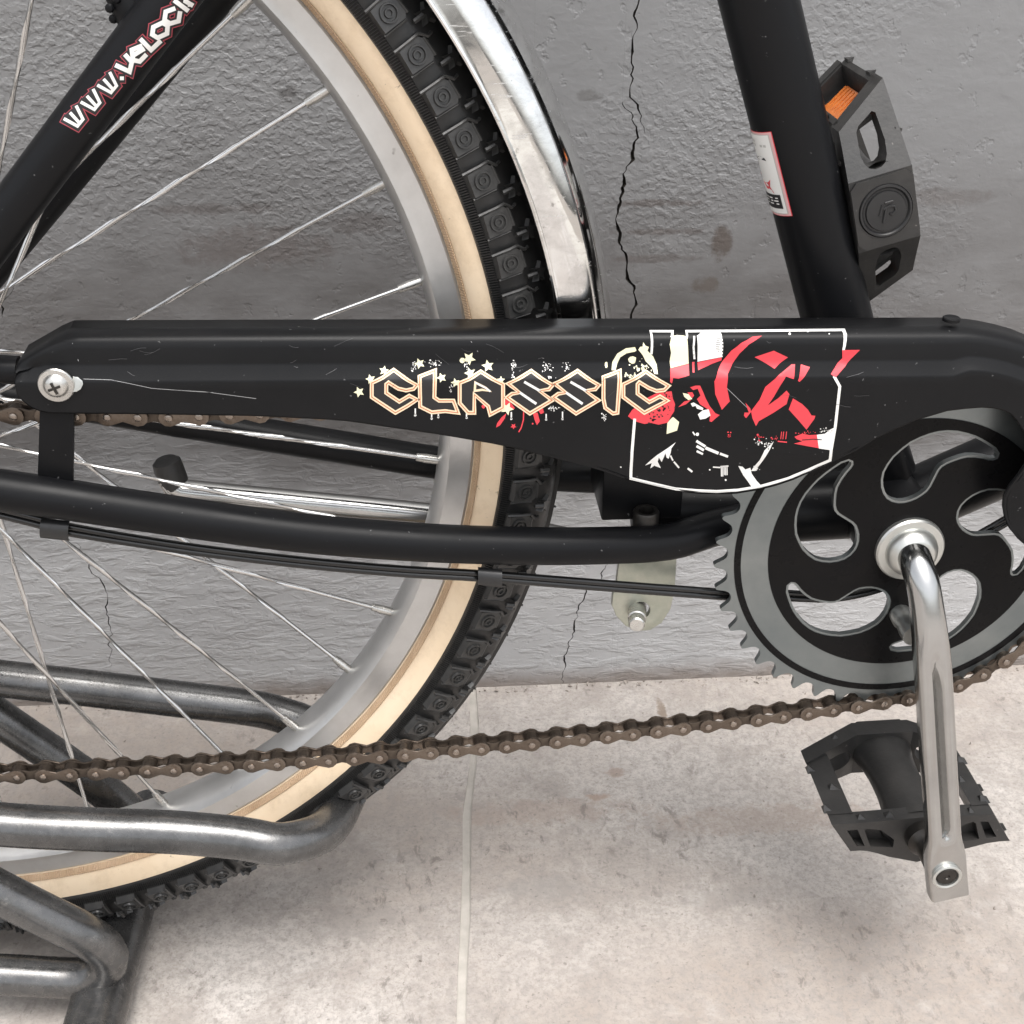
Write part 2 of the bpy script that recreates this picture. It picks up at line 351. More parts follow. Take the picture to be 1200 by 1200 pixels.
# ------------------------------------------------------------------ the setting
WALL_Y = 0.2285
def build_setting():
    g = MB(); g.add([(-30, -30, -.05), (30, -30, -.05), (30, 30, -.05), (-30, 30, -.05)], [(0, 1, 2, 3)])
    ground = tag(g.build('ground', M['earth']), kind='structure')
    fl = MB(); fl.box((0, -3.2, -.0285), (1, 0, 0), (0, 1, 0), (0, 0, 1), 6, 3.4285, .0265)
    floor = tag(fl.build('floor', M['grout']), kind='structure')
    # slabs, separated by the grout joint that runs away from the wall
    jt = [(-.2065, .2285), (-.2080, .16), (-.2166, .0927), (-.2200, .03), (-.2273, -.0783), (-.245, -.30), (-.30, -1.0), (-.46, -3.0)]
    jw = .0028
    for i, (x0, x1) in enumerate(((-3.4, -2.3), (-2.3, -1.25), (-1.25, 0), (0, 1.05), (1.05, 2.1), (2.1, 3.2))):
        for (ya, yb) in ((WALL_Y, -1.6), (-1.605, -3.2)):
            L, R = [], []
            for k in range(41):
                y = ya+(yb-ya)*k/40
                for (xa, p), (xb, q) in zip(jt[:-1], jt[1:]):
                    if q <= y <= p: jx = xa+(xb-xa)*(y-p)/(q-p); break
                else: jx = jt[-1][0]
                w = lambda: random.uniform(-.0006, .0006)
                L.append((jx+jw+w() if x0 == 0 else jx+x0+.004, y)); R.append((jx-jw+w() if x1 == 0 else jx+x1-.004, y))
            b = MB(); b.prism(L+R[::-1], [], lambda u, v, k: Vector((u, v, 0 if k == 0 else -.0022)))
            b.build('floor_slab', M['floor'], floor, smooth=None)
    # the wall: a grid whose columns follow the cracks, each crack a real V groove
    cr = [  # polylines in photograph pixels, all on the wall plane; half width in metres
        ([(14, 338), (11, 346), (5, 353), (6, 360), (3, 370)], .0006),
        ([(88, 637), (100, 650), (106, 662), (110, 673), (115, 677), (123, 690), (126, 705), (127, 720), (128, 735), (128, 750), (131, 762), (129, 781)], .0004),
        ([(715, 657), (705, 677), (688, 690), (683, 705), (674, 724), (671, 737), (671, 750), (664, 762), (660, 775), (661, 790), (660, 803)], .0005),
        ([(729, 121), (740, 133), (744, 150), (743, 170), (742, 187), (733, 203), (728, 220), (726, 235), (725, 250), (725, 285), (733, 305), (737, 318), (735, 325), (741, 332), (747, 338), (743, 352), (738, 374), (739, 395), (735, 420)], .0010),
        ([(743, -60), (746, -20), (745, 0), (743, 20), (748, 30), (740, 50), (735, 63), (740, 80), (737, 107), (748, 123), (753, 140), (748, 155)], .0006)]
    zs = set([0.0]); z = 0.
    while z < .95: z += .0022; zs.add(round(z, 5))
    zs = sorted(zs)+[1.1, 1.4, 1.8, 2.4, 3.0]
    tr = []
    for pl, hw in cr:
        P = [at(u, v, WALL_Y) for u, v in pl]; P.sort(key=lambda p: p.z); tr.append((P, hw))
    rows = []; rnd = random.Random(3)
    for z in zs:
        row = [Vector((-8, WALL_Y, z))]; last = -7.9
        for P, hw in tr:
            if z <= P[0].z: x, w = P[0].x, 0
            elif z >= P[-1].z: x, w = P[-1].x-(min(.06, (z-P[-1].z)*.8) if P[-1].x > -.3 and P[-1].z < .15 else 0), 0
            else:
                for a, b in zip(P[:-1], P[1:]):
                    if a.z <= z <= b.z: x = a.x+(b.x-a.x)*(z-a.z)/max(1e-6, b.z-a.z); break
                t = (z-P[0].z)/(P[-1].z-P[0].z); w = hw*min(1, 6*t, 6*(1-t))*(.55+.55*math.sin(z*310+x*40)*math.sin(z*83))*rnd.uniform(.7, 1.3)+hw*.25; x += rnd.uniform(-.0006, .0006)+.0011*math.sin(z*170+x*60)+.0007*math.sin(z*410+1)+.0004*math.sin(z*930)
            w = max(w, 2e-5); x = max(x, last+w+.004)
            row += [Vector((x-w, WALL_Y, z)), Vector((x-w*.3, WALL_Y+min(.004, w*5), z)), Vector((x+w*.3, WALL_Y+min(.004, w*5), z)), Vector((x+w, WALL_Y, z))]; last = x+w
        row.append(Vector((8, WALL_Y, z))); rows.append(row)
    wb = MB(); k = len(rows[0])
    for c in range(k-1):
        wb.mi = 0 if c % 4 == 0 else 1
        wb.grid([[r[c], r[c+1]] for r in rows])
    wb.mi = 0
    wb.box((0, WALL_Y+.11, 1.5), (1, 0, 0), (0, 1, 0), (0, 0, 1), 8, .10, 1.5)
    wall = wb.build('wall', [M['wall'], M['crack']], smooth=None)
    tag(wall, 'rough grey plastered wall with cracks behind the bicycle', 'wall', kind='structure')
build_setting()

# ------------------------------------------------------------------ the bicycle
BIKE = thing('bicycle', (-.4924, 0, 0), 'black bicycle with a printed chain guard standing in the rack', 'bicycle')
HUB = Bk(-.4924, 0, .061)
AX = Vector((0, 1, 0))
def wheel():
    h = MB(); h.lathe(HUB, AX, [(.0, -.055), (.006, -.055), (.006, -.040), (.017, -.038), (.032, -.034), (.032, -.031), (.016, -.027), (.013, 0), (.016, .027), (.032, .031), (.032, .034), (.017, .038), (.006, .040), (.006, .06), (0, .06)], 40)
    wh = h.build('wheel', M['satin'], BIKE)
    r = MB()
    prof = [(.2788, -.0118), (.2790, -.0132), (.2778, -.0140), (.2715, -.0136), (.2690, -.0138), (.2676, -.0140), (.2668, -.0132), (.2653, -.0112), (.2634, -.0070), (.2626, 0)]
    prof = prof+[(a, -b) for a, b in prof[-2::-1]]+[(.2745, .010), (.2725, 0), (.2745, -.010), (.2788, -.0118)]
    r.lathe(HUB, AX, prof, 220); r.build('rim', M['rim'], wh)
    # tyre: black carcass, cream side walls, ribbed bands
    t = MB()
    side = [(.2920, .0224), (.2926, .0238), (.2985, .0248), (.3050, .0240), (.3110, .0215), (.3165, .0165), (.3200, .0110), (.3205, .0090), (.3228, .0080), (.3232, 0)]
    prof = [(a, -b) for a, b in side]+[(a, b) for a, b in side[-2::-1]]
    t.lathe(HUB, AX, prof, 200)
    t.mi = 1
    cw = [(.2770, .0105), (.2795, .0135), (.2806, .0150), (.2812, .0166), (.2845, .0196), (.2885, .0216), (.2920, .0224)]
    for s in (-1, 1): t.lathe(HUB, AX, [(a, s*b) for a, b in cw], 200)
    def ribs(r0, y0, r1, y1, N, hgt, mi):
        t.mi = mi; rows = []
        for i in range(N*4):
            a = 2*PI*i/(N*4); d = Vector((math.cos(a), 0, math.sin(a))); up = hgt if i % 4 < 2 else 0
            rows.append([HUB+d*r0+AX*y0, HUB+d*(r0+.0003)+AX*(y0-up), HUB+d*(r1-.0003)+AX*(y1-up), HUB+d*r1+AX*y1])
        t.grid(rows, cu=True)
    ribs(.2929, -.02405, .2972, -.0249, 1600, .0010, 0)
    ribs(.2793, -.0142, .2816, -.0174, 1400, .0006, 2)
    t.build('tyre', [M['rubber'], M['cream'], M['tan']], wh, smooth=40)
    # side knobs with target rings and star shaped studs
    kb = MB()
    sh = [(-.0064, -.0054), (.0050, -.0060), (.0066, -.0042), (.0062, .0042), (.0046, .0060), (-.0060, .0054)]
    kb.prism(sh, [], lambda u, v, k: Vector((u*(.92 if k == 0 else 1), v*(.92 if k == 0 else 1), .0030 if k == 0 else -.0020)))
    for R, rr in ((.0036, .00055), (.0016, .00048)):
        rows = [[Vector(((R+rr*math.cos(b))*math.cos(a), (R+rr*math.cos(b))*math.sin(a), .0029+rr*math.sin(b)*2.4)) for b in [0, PI*.33, PI*.67, PI]] for a in [2*PI*i/18 for i in range(18)]]
        kb.grid(rows, cu=True)
    kb.tube([(-.0072, .0058, .0020), (.0010, .0060, .0032), (.0052, .0062, .0030), (.0085, .0030, .0022), (.0108, .0034, .0010)], .0008, 6)
    kb.tube([(-.0066, -.0058, .0018), (.0045, -.0062, .0022)], .0006, 5)
    kb.tube([(.0066, .0040, .0020), (.0070, -.0045, .0020)], .0008, 6)
    kme = kb.mesh('tread_knob', M['knob'], 30)
    st = MB(); pts = []
    for i in range(10):
        a = 2*PI*i/10; q = .0058 if i % 2 == 0 else .0026; pts.append((q*math.cos(a), q*math.sin(a)))
    st.prism(pts, [], lambda u, v, k: Vector((u*(.8 if k == 0 else 1), v*(.8 if k == 0 else 1),         .0032 if k == 0 else -.003)))
    st.tube([(-.0075, .001, .0004), (-.0040, .001, .0034)], .0011, 6)
    sme = st.mesh('tread_stud', M['knob'], 30)
    N = 101
    for i in range(N):
        a = math.radians(18.12)+2*PI*i/N; d = Vector((math.cos(a), 0, math.sin(a))); tg = Vector((-math.sin(a), 0, math.cos(a)))
        th = math.radians(24); n = (d*math.sin(th)-AX*math.cos(th)); ex = (d*math.cos(th)+AX*math.sin(th))
        o = HUB+d*.3030-AX*.0240; link('tread_knob', kme, wh, frame_of(o, ex, tg, n))
        a2 = a-PI/N; d = Vector((math.cos(a2), 0, math.sin(a2))); tg = Vector((-math.sin(a2), 0, math.cos(a2)))
        th = math.radians(58); n = (d*math.sin(th)-AX*math.cos(th)); ex = (d*math.cos(th)+AX*math.sin(th))
        o = HUB+d*.3138-AX*.0175; link('tread_stud', sme, wh, frame_of(o, ex, tg, n))
    # crown blocks and far shoulder, too many and too hidden to pick apart
    c = MB()
    for i in range(N*2):
        a = 2*PI*i/(N*2)+.01; d = Vector((math.cos(a), 0, math.sin(a))); tg = Vector((-math.sin(a), 0, math.cos(a)))
        y = .006 if i % 2 else -.006
        c.box(HUB+d*.3228+AX*y*.8, d, tg, AX, .0016, .0004, .0004)
        c.box(HUB+d*.3110+AX*.0205, (d*.5+AX*.86).normalized(), tg, (d*.86-AX*.5).normalized(), .002, .0030, .0055)
    tag(c.build('tread_blocks', M['rubber'], wh, smooth=None), kind='stuff')
    # spokes, laced three cross; twisted between hub and rim
    def spoke_mesh(L, seed):
        b = MB()
        def sect(t, r):
            d = t*L; k = 0 if d < .012 else 1
            tw = (min(d, L*.83)-.045)/.0165*PI/2 if d > .045 else 0
            fl = 1.0 if (d < .045 or d > L*.83) else .78
            x, y = .00125*(1.06 if fl < 1 else .88), .00125*fl*(1.0 if fl < 1 else .88)
            o = []
            for q in range(8):
                a = 2*PI*q/8; px, py = x*math.cos(a), y*math.sin(a)
                o.append((px*math.cos(tw)-py*math.sin(tw), px*math.sin(tw)+py*math.cos(tw)))
            return o
        n = 110; b.tube([(0, 0, L*i/n) for i in range(n+1)], 1, caps=False, sect=sect, up=(1, 0, 0))
        return b.mesh('spoke', M['spoke'], 50)
    L0 = .256; meshes = spoke_mesh(L0, 0)
    nb = MB(); nb.lathe((0, 0, 0), (0, 0, 1), [(0, -.002), (.0021, -.002), (.0023, .007), (.0019, .012), (0, .012)], 10)
    nme = nb.mesh('nipple', M['bolt'], 40)
    meas = {0: (1, .017), 1: (-1, .0218), 2: (1, -.0245), 3: (-1, -.0195), 4: (1, .022), 5: (-1, .034), 6: (1, -.0187), 7: (-1, -.0095), 8: (1, .0315), 9: (-1, .032), 10: (1, -.0137), 11: (-1, -.0035), 12: (1, .030), 35: (-1, -.0326), 34: (1, -.026)}
    for k in range(36):
        a = math.radians(43.55-10.04*k); d = Vector((math.cos(a), 0, math.sin(a))); tg = Vector((-math.sin(a), 0, math.cos(a)))
        s, off = meas.get(k, (1 if k % 2 == 0 else -1, .025 if (k//2) % 2 == 0 else -.02))
        P = HUB+d*.2640+AX*s*.002
        # straight line that misses the hub centre by `off`
        ang = math.asin(off/.2640); q = -(d*math.cos(ang))+tg*math.sin(ang)*1
        E = P+q*(math.sqrt(max(0, .264**2-off**2))-.004); E.y = s*.031
        z = (E-P); L = z.length; z = z/L; x = z.cross(AX).normalized(); y = z.cross(x)
        link('spoke', meshes, wh, frame_of(P, x, y, z*(L/L0))); link('nipple', nme, wh, frame_of(P, x, y, z))
    f = MB(); f.lathe(HUB, AX, [(.012, -.034), (.026, -.042), (.0245, -.043), (.0245, -.047), (.026, -.048), (.016, -.052), (.008, -.054)], 36)
    f.build('sprocket', M['chaindark'], wh)
wheel()

def mudguard():
    m = MB(); prof = []
    for i in range(25):
        t = i/24; a = math.radians(-100+200*t)
        y = .033*math.sin(a)*(1 if abs(a) < PI/2 else 1); r = .3225+.0235*max(0, math.cos(a))**.75
        prof.append((r, y))
    prof[0] = (.3205, -.0335); prof[-1] = (.3205, .0335)
    prof = [(.3200, -.0318)]+prof+[(.3200, .0318)]
    inner = [(r-.0009, y*.97) for r, y in prof[::-1]]
    m.lathe(HUB, AX, prof+inner, 120, math.radians(3.5), math.radians(150), ref=(1, 0, 0)) if False else None
    rows = []
    for k in range(121):
        a = math.radians(3.5+150*k/120); d = Vector((math.cos(a), 0, math.sin(a)))
        rows.append([HUB+d*r+AX*y for r, y in prof+inner])
    m.grid(rows, cv=True); m.add(rows[0], [list(range(len(rows[0])))])
    g = m.build('mudguard', M['chrome'], BIKE, smooth=45)
    b = MB()
    rows = []
    for k in range(91):
        a = math.radians(3.5+150*k/90); d = Vector((math.cos(a), 0, math.sin(a)))
        o = HUB+d*.3202-AX*.0330; rows.append([o+(d*math.cos(q)+AX*math.sin(q))*.0011 for q in [2*PI*j/8 for j in range(8)]])
    b.grid(rows, cv=True); b.build('rolled_edge', M['chrome'], g)
mudguard()

def frame():
    b = MB(); b.lathe(Bk(AXX, 0, AXZ), AX, [(.012, -.036), (.0215, -.036), (.0215, .036), (.012, .036)], 40)
    b.lathe(Bk(AXX, 0, AXZ), AX, [(.008, -.041), (.0185, -.041), (.0185, -.036), (.008, -.036)], 40)
    f = b.build('frame', M['frame'], BIKE, bevel=.0012); f['label'] = 'black steel bicycle frame'; b = MB()
    # bridge plate between the chain stays, just behind the tyre
    c0, c1 = at(706, 583, -.022), at(800, 583, -.022)
    cc = (c0+c1)/2; cc.z += .004; b.box((cc.x, 0, cc.z), (1, 0, 0), (0, 1, 0), (0, 0, 1), (c1-c0).length/2, .022, .0165)
    b.build('bridge_plate', M['frame'], f, bevel=.0012)
    b = MB(); b.tube([at(745, 597, 0), at(900, 597, 0), Bk(AXX-.012, 0, AXZ)], [.0172, .0175, .0182], 28); b.build('yoke', M['frame'], f)
    st0, st1 = Bk(-.0926, 0, .24), Bk(-.0413, 0, .0998)
    sd_ = (st0-st1).normalized()
    t = MB(); t.tube([Bk(0, 0, .0)+(Bk(-.0413, 0, .0998)-Bk(0, 0, 0))*.15, st1-(sd_*.03), st1, st0, st0+sd_*.35], .0163, 48)
    t.build('seat_tube', M['frame'], f)
    t = MB(); d0, d1 = at(1120, 566, 0), at(1180, 540, 0); dt = (d1-d0).normalized(); t.tube([d0-dt*.030, d0, d1, d1+dt*.5], .0170, 40)
    t.build('down_tube', M['frame'], f)
    near = [(-260, 545, -.068), (-120, 555, -.068), (-40, 568, -.067), (0, 574, -.066), (75, 585, -.065), (150, 596.5, -.063), (300, 618, -.059), (400, 629, -.056), (520, 637, -.052), (640, 640, -.047), (720, 639, -.042), (765, 637, -.038), (797, 632, -.034), (830, 621, -.027), (870, 611, -.018), (910, 602, -.008), (950, 596, 0)]
    t = MB(); t.tube(spline([at(*p) for p in near], .006), .0090, 28); t.build('chain_stay', M['frame'], f)
    far = [(-240, 440, .06), (60, 470, .058), (180, 488, .056), (300, 508, .053), (400, 524, .05), (517, 543, .047), (600, 553, .043), (680, 558, .038), (760, 562, .03), (840, 572, .015), (900, 585, .005)]
    t = MB(); t.tube(spline([at(*p) for p in far], .008), .0088, 28); t.build('chain_stay', M['frame'], f)
    A, Bq = at(165, 46, -.058), at(22, 236, -.064); d = (A-Bq).normalized()
    t = MB(); t.tube([Bq-d*.105, Bq, A, A+d*.3], .0090, 40); t.build('seat_stay', M['frame'], f)
    ns = (Bq, d)
    A2, B2 = at(259, -14, .06), at(-9, 313, .062); d2 = (A2-B2).normalized()
    t = MB(); t.tube([B2-d2*.10, B2, A2, A2+d2*.3], .0090, 32); t.build('seat_stay', M['frame'], f)
    # brace stub welded to the near seat stay, and the dropout end
    t = MB(); t.tube([at(166, 30, -.050), at(150, 6, -.050), at(132, -30, -.050), at(70, -150, -.042)], [.0078, .0066, .0062, .0062], 24)
    for i in range(9):
        a = 2*PI*i/9; q = at(155, 14, -.050)
        t.lathe(q+Vector((math.cos(a)*.0072, -.004+.003*math.sin(a*2), math.sin(a)*.0062)), (0, 1, 0), [(0, -.0011), (.0011, -.0008), (.0017, 0), (.0011, .0008), (0, .0011)], 10)
    t.build('brace', M['frame'], f)
    t = MB(); t.tube([at(22, 434, -.056), at(-10, 432, -.056), at(-60, 436, -.056)], .0060, 20); t.build('stay_end', M['frame'], f); t = MB(); t.box(Bk(-.4924, -.058, .05), (1, 0, 0), (0, 1, 0), (0, 0, 1), .022, .003, .032)
    t.build('dropout', M['frame'], f, bevel=.001); t = MB()
    t.box(Bk(-.4924, .058, .05), (1, 0, 0), (0, 1, 0), (0, 0, 1), .022, .003, .032)
    t.build('dropout', M['frame'], f, bevel=.001)
    # flat bracket that carries the chain guard
    t = MB(); w0, w1 = at(44, 566, -.063), at(86, 567, -.063); u0, u1 = at(48, 440, -.0635), at(87, 440, -.0635)
    t.prism([(0, 0), (1, 0), (1, 1), (0, 1)], [], lambda u, v, k: (w0.lerp(w1, u)).lerp(u0.lerp(u1, u), v)+Vector((0, -.0006 if k == 0 else .0018, 0)))
    t.build('guard_bracket', M['frame'], f, bevel=.0004)
    return f, ns, (st1, sd_)
FRAME, NEAR_STAY, SEAT_TUBE = frame()

# ---- print on round tubes: rays meet the cylinder
def on_tube(u, v, base, d, R):
    r = ray(u, v).normalized(); w = CAM-base
    a = r-d*r.dot(d); b = w-d*w.dot(d); A, Bc, Cc = a.dot(a), 2*a.dot(b), b.dot(b)-R*R
    D = max(0, Bc*Bc-4*A*Cc); return CAM+r*((-Bc-math.sqrt(D))/(2*A))
def stroke(pl, w, closed=False):
    """polyline to a mitred band: list of (left, right) pairs"""
    n = len(pl); out = []
    for i in range(n):
        p = Vector(pl[i]).to_2d() if hasattr(pl[i], 'to_2d') else Vector(pl[i][:2])
        a = Vector(pl[i-1][:2]) if (i or closed) else None; c = Vector(pl[(i+1) % n][:2]) if (i < n-1 or closed) else None
        d0 = (p-a).normalized() if a is not None else (c-p).normalized(); d1 = (c-p).normalized() if c is not None else d0
        n0, n1 = Vector((-d0.y, d0.x)), Vector((-d1.y, d1.x)); m = (n0+n1)
        m = m.normalized() if m.length > 1e-4 else n0
        k = min(1.8, 1/max(.3, m.dot(n0))); e0 = p
        if a is None: e0 = p-d0*w*.3
        if c is None: e0 = p+d0*w*.3
        out.append((e0+m*k*w/2, e0-m*k*w/2))
    return out
def dens(pl, step, closed=False):
    out = []; n = len(pl)
    for i in range(n if closed else n-1):
        a, b = Vector(pl[i]), Vector(pl[(i+1) % n]); k = max(1, int((b-a).length/step))
        out += [a.lerp(b, j/k) for j in range(k)]
    return out if closed else out+[Vector(pl[-1])]
def stay_lettering():
    c = lambda x, y: (60+x/6.667, y/6.667)
    L = []
    for dx, dy in ((0, 0), (132, -130), (262, -262)):
        L += [[(105+dx, 930+dy), (205+dx, 985+dy), (248+dx, 932+dy), (198+dx, 832+dy)], [(152+dx, 885+dy), (222+dx, 962+dy)]]
    L += [[(510, 512), (612, 560), (630, 485), (582, 432)], [(702, 360), (630, 390), (640, 470), (692, 480), (738, 432)], [(645, 430), (720, 385)], [(702, 310), (780, 390), (850, 325)],
          [(798, 212), (868, 178), (910, 200), (905, 262), (832, 296), (790, 270), (798, 212)], [(960, 68), (895, 92), (885, 158), (930, 184), (995, 165), (1006, 98)], [(968, 8), (1064, 80)],
          [(1130, -60), (1060, -40), (1050, 10), (1100, 40)]]
    dots = [(552, 612), (1083, 38)]
    L += [[(x-7, y), (x+7, y)] for x, y in dots]
    for nm, w, e, mt in (('lettering_edge', 12.6, .00016, 'd_maroon'), ('lettering_gap', 10.4, .00026, 'd_black'), ('lettering', 5.3, .00040, 'd_white')):
        b = MB()
        for pl in L:
            if all(p in (pl[0], pl[-1]) for p in pl) and abs(pl[0][0]-pl[-1][0]) == 14: ww = w if nm != 'lettering' else 4.4
            else: ww = w if nm != 'lettering' or pl not in L[:6] else 3.7
            q = dens([c(*p) for p in pl], 3.5)
            prs = stroke([(p.x, p.y) for p in q], ww)
            rows = []
            for l, r in prs: rows.append([on_tube(*(l.lerp(r, t)), *NEAR_STAY, .0090+e) for t in (0, .33, .67, 1)])
            b.grid(rows)
        o = b.build(nm, M[mt], FRAME)
        if nm == 'lettering': o['label'] = 'white outlined web address lettering on the seat stay'
stay_lettering()
def sticker():
    base, d = SEAT_TUBE; R = .0163
    p0, p1 = on_tube(904, 154, base, d, R), on_tube(929, 253, base, d, R)
    e1 = Vector((0, -1, 0)); e1 = (e1-d*e1.dot(d)).normalized(); e2 = d.cross(e1)
    def cyl(p): w = p-base; return math.atan2(w.dot(e2), w.dot(e1)), w.dot(d)
    (a0, s0), (a1, s1) = cyl(p0), cyl(p1); a0 = (a0+a1)/2
    pl = on_tube(889, 160, base, d, R); al, _ = cyl(pl); sg = 1 if al > a0 else -1; wid = 1.95
    def P(u, v, e): # u 0..1 from the right edge leftwards, v 0..1 from top to bottom
        a = a0+sg*u*wid; return base+d*(s0+(s1-s0)*v)+(e1*math.cos(a)+e2*math.sin(a))*(R+e)
    def patch(name, us, vs, e, mt):
        b = MB(); b.grid([[P(us[0]+(us[1]-us[0])*i/14, vs[0]+(vs[1]-vs[0])*j/6, e) for j in range(7)] for i in range(15)]); return b.build(name, M[mt], FRAME)
    def poly(name, pts, e, mt):
        b = MB(); b.sheet(pts, [], lambda u, v: P(u, v, e)); return b.build(name, M[mt], FRAME)
    o = patch('sticker', (0, 1), (0, 1), .00012, 'd_red'); o['label'] = 'white sticker with a red border on the seat tube'
    patch('sticker_border', (.012, .988), (.006, .994), .0002, 'd_pink'); patch('sticker_line', (.050, .95), (.028, .972), .00028, 'd_grey')
    patch('sticker_panel', (.066, .934), (.036, .964), .00036, 'd_white')
    patch('sticker_block', (.11, .80), (.735, .905), .00046, 'd_black')
    for v in (.77, .805, .84):
        for u in (.16, .27, .38, .5): patch('sticker_text', (u, u+.07+.02*math.sin(v*90+u*31)), (v, v+.014), .00056, 'd_white')
    for v, us in ((.10, (.38, .47, .55)), (.145, (.14, .21, .38, .47))):
        for u in us: patch('sticker_text', (u, u+.05), (v, v+.028), .00046, 'd_grey')
    poly('sticker_star', [(.22, .555), (.30, .60), (.55, .52), (.42, .62), (.62, .70), (.36, .675), (.20, .725), (.27, .645)], .00046, 'd_red')
    poly('sticker_figure', [(.20, .335), (.23, .30), (.32, .285), (.42, .30), (.48, .33), (.40, .335), (.28, .325)], .00046, 'd_black')
    poly('sticker_figure', [(.47, .25), (.55, .235), (.62, .245), (.55, .262)], .00046, 'd_black')
    poly('sticker_figure', [(.60, .36), (.75, .34), (.74, .50), (.62, .50), (.58, .44)], .00046, 'd_black')
sticker()

# ---- chain guard
GT0, GT1 = at(160, 375, -.044), at(1100, 372, -.044)
def zt(x): return GT0.z+(GT1.z-GT0.z)*(x-GT0.x)/(GT1.x-GT0.x)
GP = [(0, -.0440), (.0006, -.0545), (.0018, -.0590), (.0036, -.0603), (.0060, -.0612), (.0122, -.0615), (.0136, -.0618), (.0180, -.0656), (.0190, -.0660), (.0225, -.0660), (.054, -.0660), (.0565, -.0657), (.0625, -.0642), (.066, -.0640), (.30, -.0640)]
def gy(s):
    for (a, b), (c, d) in zip(GP[:-1], GP[1:]):
        if s <= c: return b+(d-b)*(s-a)/(c-a)
    return GP[-1][1]
def on_guard(u, v):
    y = -.066
    for _ in range(24): p = at(u, v, y); y = .6*y+.4*gy(max(.0005, zt(p.x)-p.z))
    return p
def chain_guard():
    bot = [(16, 449), (18, 458), (24, 468), (32, 474.5), (43, 482), (60, 485), (173, 486), (300, 488), (400, 493), (517, 510), (587, 522), (660, 540), (703, 553), (738, 566), (760, 572), (790, 578), (820, 581.5), (860, 582), (900, 575.5), (940, 562), (990, 536), (1030, 512), (1073, 493), (1110, 482)]
    top = [(16, 437), (18, 428), (22, 421), (85, 385), (97, 381), (112, 378), (160, 375), (1100, 372)]
    def zi(pl, x, Y):
        P = [at(u, v, Y) for u, v in pl]
        if x <= P[0].x: return P[0].z
        for a, b in zip(P[:-1], P[1:]):
            if a.x <= x <= b.x: return a.z+(b.z-a.z)*(x-a.x)/(b.x-a.x)
        return P[-1].z
    cols = []
    xs = [at(16.2, 445, -.066).x+q for q in (0, .0006, .0016, .003, .005, .008, .012, .017, .022, .027, .030, .033, .036, .040, .045, .055, .07)]
    x = xs[-1]+.014; xe = at(1110, 482, -.066).x
    while x < xe-.003: xs.append(x); x += .0085
    xs.append(xe)
    for x in xs:
        T = Vector((x, 0, min(zi(top, x, -.060), zt(x)) if x < -.35 else zt(x))); Bm = Vector((x, 0, zi(bot, x, -.0655)))
        cols.append((T, Bm, zt(x)-T.z))
    end = [((1120, 372.6), (1130, 479.5)), ((1135, 374), (1150, 478)), ((1150, 376.5), (1165, 479)), ((1166, 380), (1177, 482)), ((1184, 385), (1185, 486.5)), ((1201, 392), (1192, 495)), ((1221, 402), (1199, 507)), ((1241, 415), (1204, 520)), ((1261, 433), (1204, 532)), ((1279, 455), (1201, 545)), ((1293, 482), (1193, 557)), ((1302, 510), (1184, 571)), ((1305, 540), (1178, 585)), ((1303, 570), (1177, 596)), ((1297, 597), (1179, 609)), ((1286, 622), (1184, 621)), ((1270, 642), (1193, 632)), ((1250, 655), (1206, 643)), ((1234, 660), (1222, 653))]
    for t, b in end: cols.append((at(*t, -.044), at(*b, -.0655), 0))
    rows = []
    SS = [p[0] for p in GP[:-1]]+[.09]
    for T, Bm, drop in cols:
        L = (Bm-T).length; d = (Bm-T).normalized(); rows_ = []; prev = 0
        for i, s in enumerate(SS):
            if i < 5: q = min(s, L*.05*(i+1))
            else: q = min(max(s-drop, prev+.0004), L-(len(SS)-i)*.0004); 
            q = max(q, prev); y = gy(s) if i < 5 or s-drop >= q-1e-5 or True else 0
            if i >= 5: y = gy(min(q+drop, s)) if drop else gy(q)
            if drop and i < 5: y = -.044 if i == 0 else max(gy(q+drop), [-.044, -.060, -.0635, -.0652, -.0658][i]) if drop > .004 else max(gy(q+drop), gy(s))
            rows_.append(Vector((T.x+d.x*q, y, T.z+d.z*q))); prev = q
        e = Vector((Bm.x, gy(L+drop)+0.0, Bm.z)); rows_.append(e-Vector((d.x, 0, d.z))*.0008)
        rows_.append(Vector((Bm.x, e.y+.0009, Bm.z))); rows_.append(Vector((Bm.x-d.x*.0003, e.y+.0022, Bm.z-d.z*.0003)))
        rows.append(rows_)
    m = MB(); m.grid(rows)
    m.add(rows[-1], [list(range(len(rows[-1])))])
    o = m.build('chain_guard', M['guard'], BIKE, smooth=50)
    sol = o.modifiers.new('thickness', 'SOLIDIFY'); sol.thickness = .0010; sol.offset = -1
    o['label'] = 'black chain guard printed with the word CLASSIC'
    return o
GUARD = chain_guard()
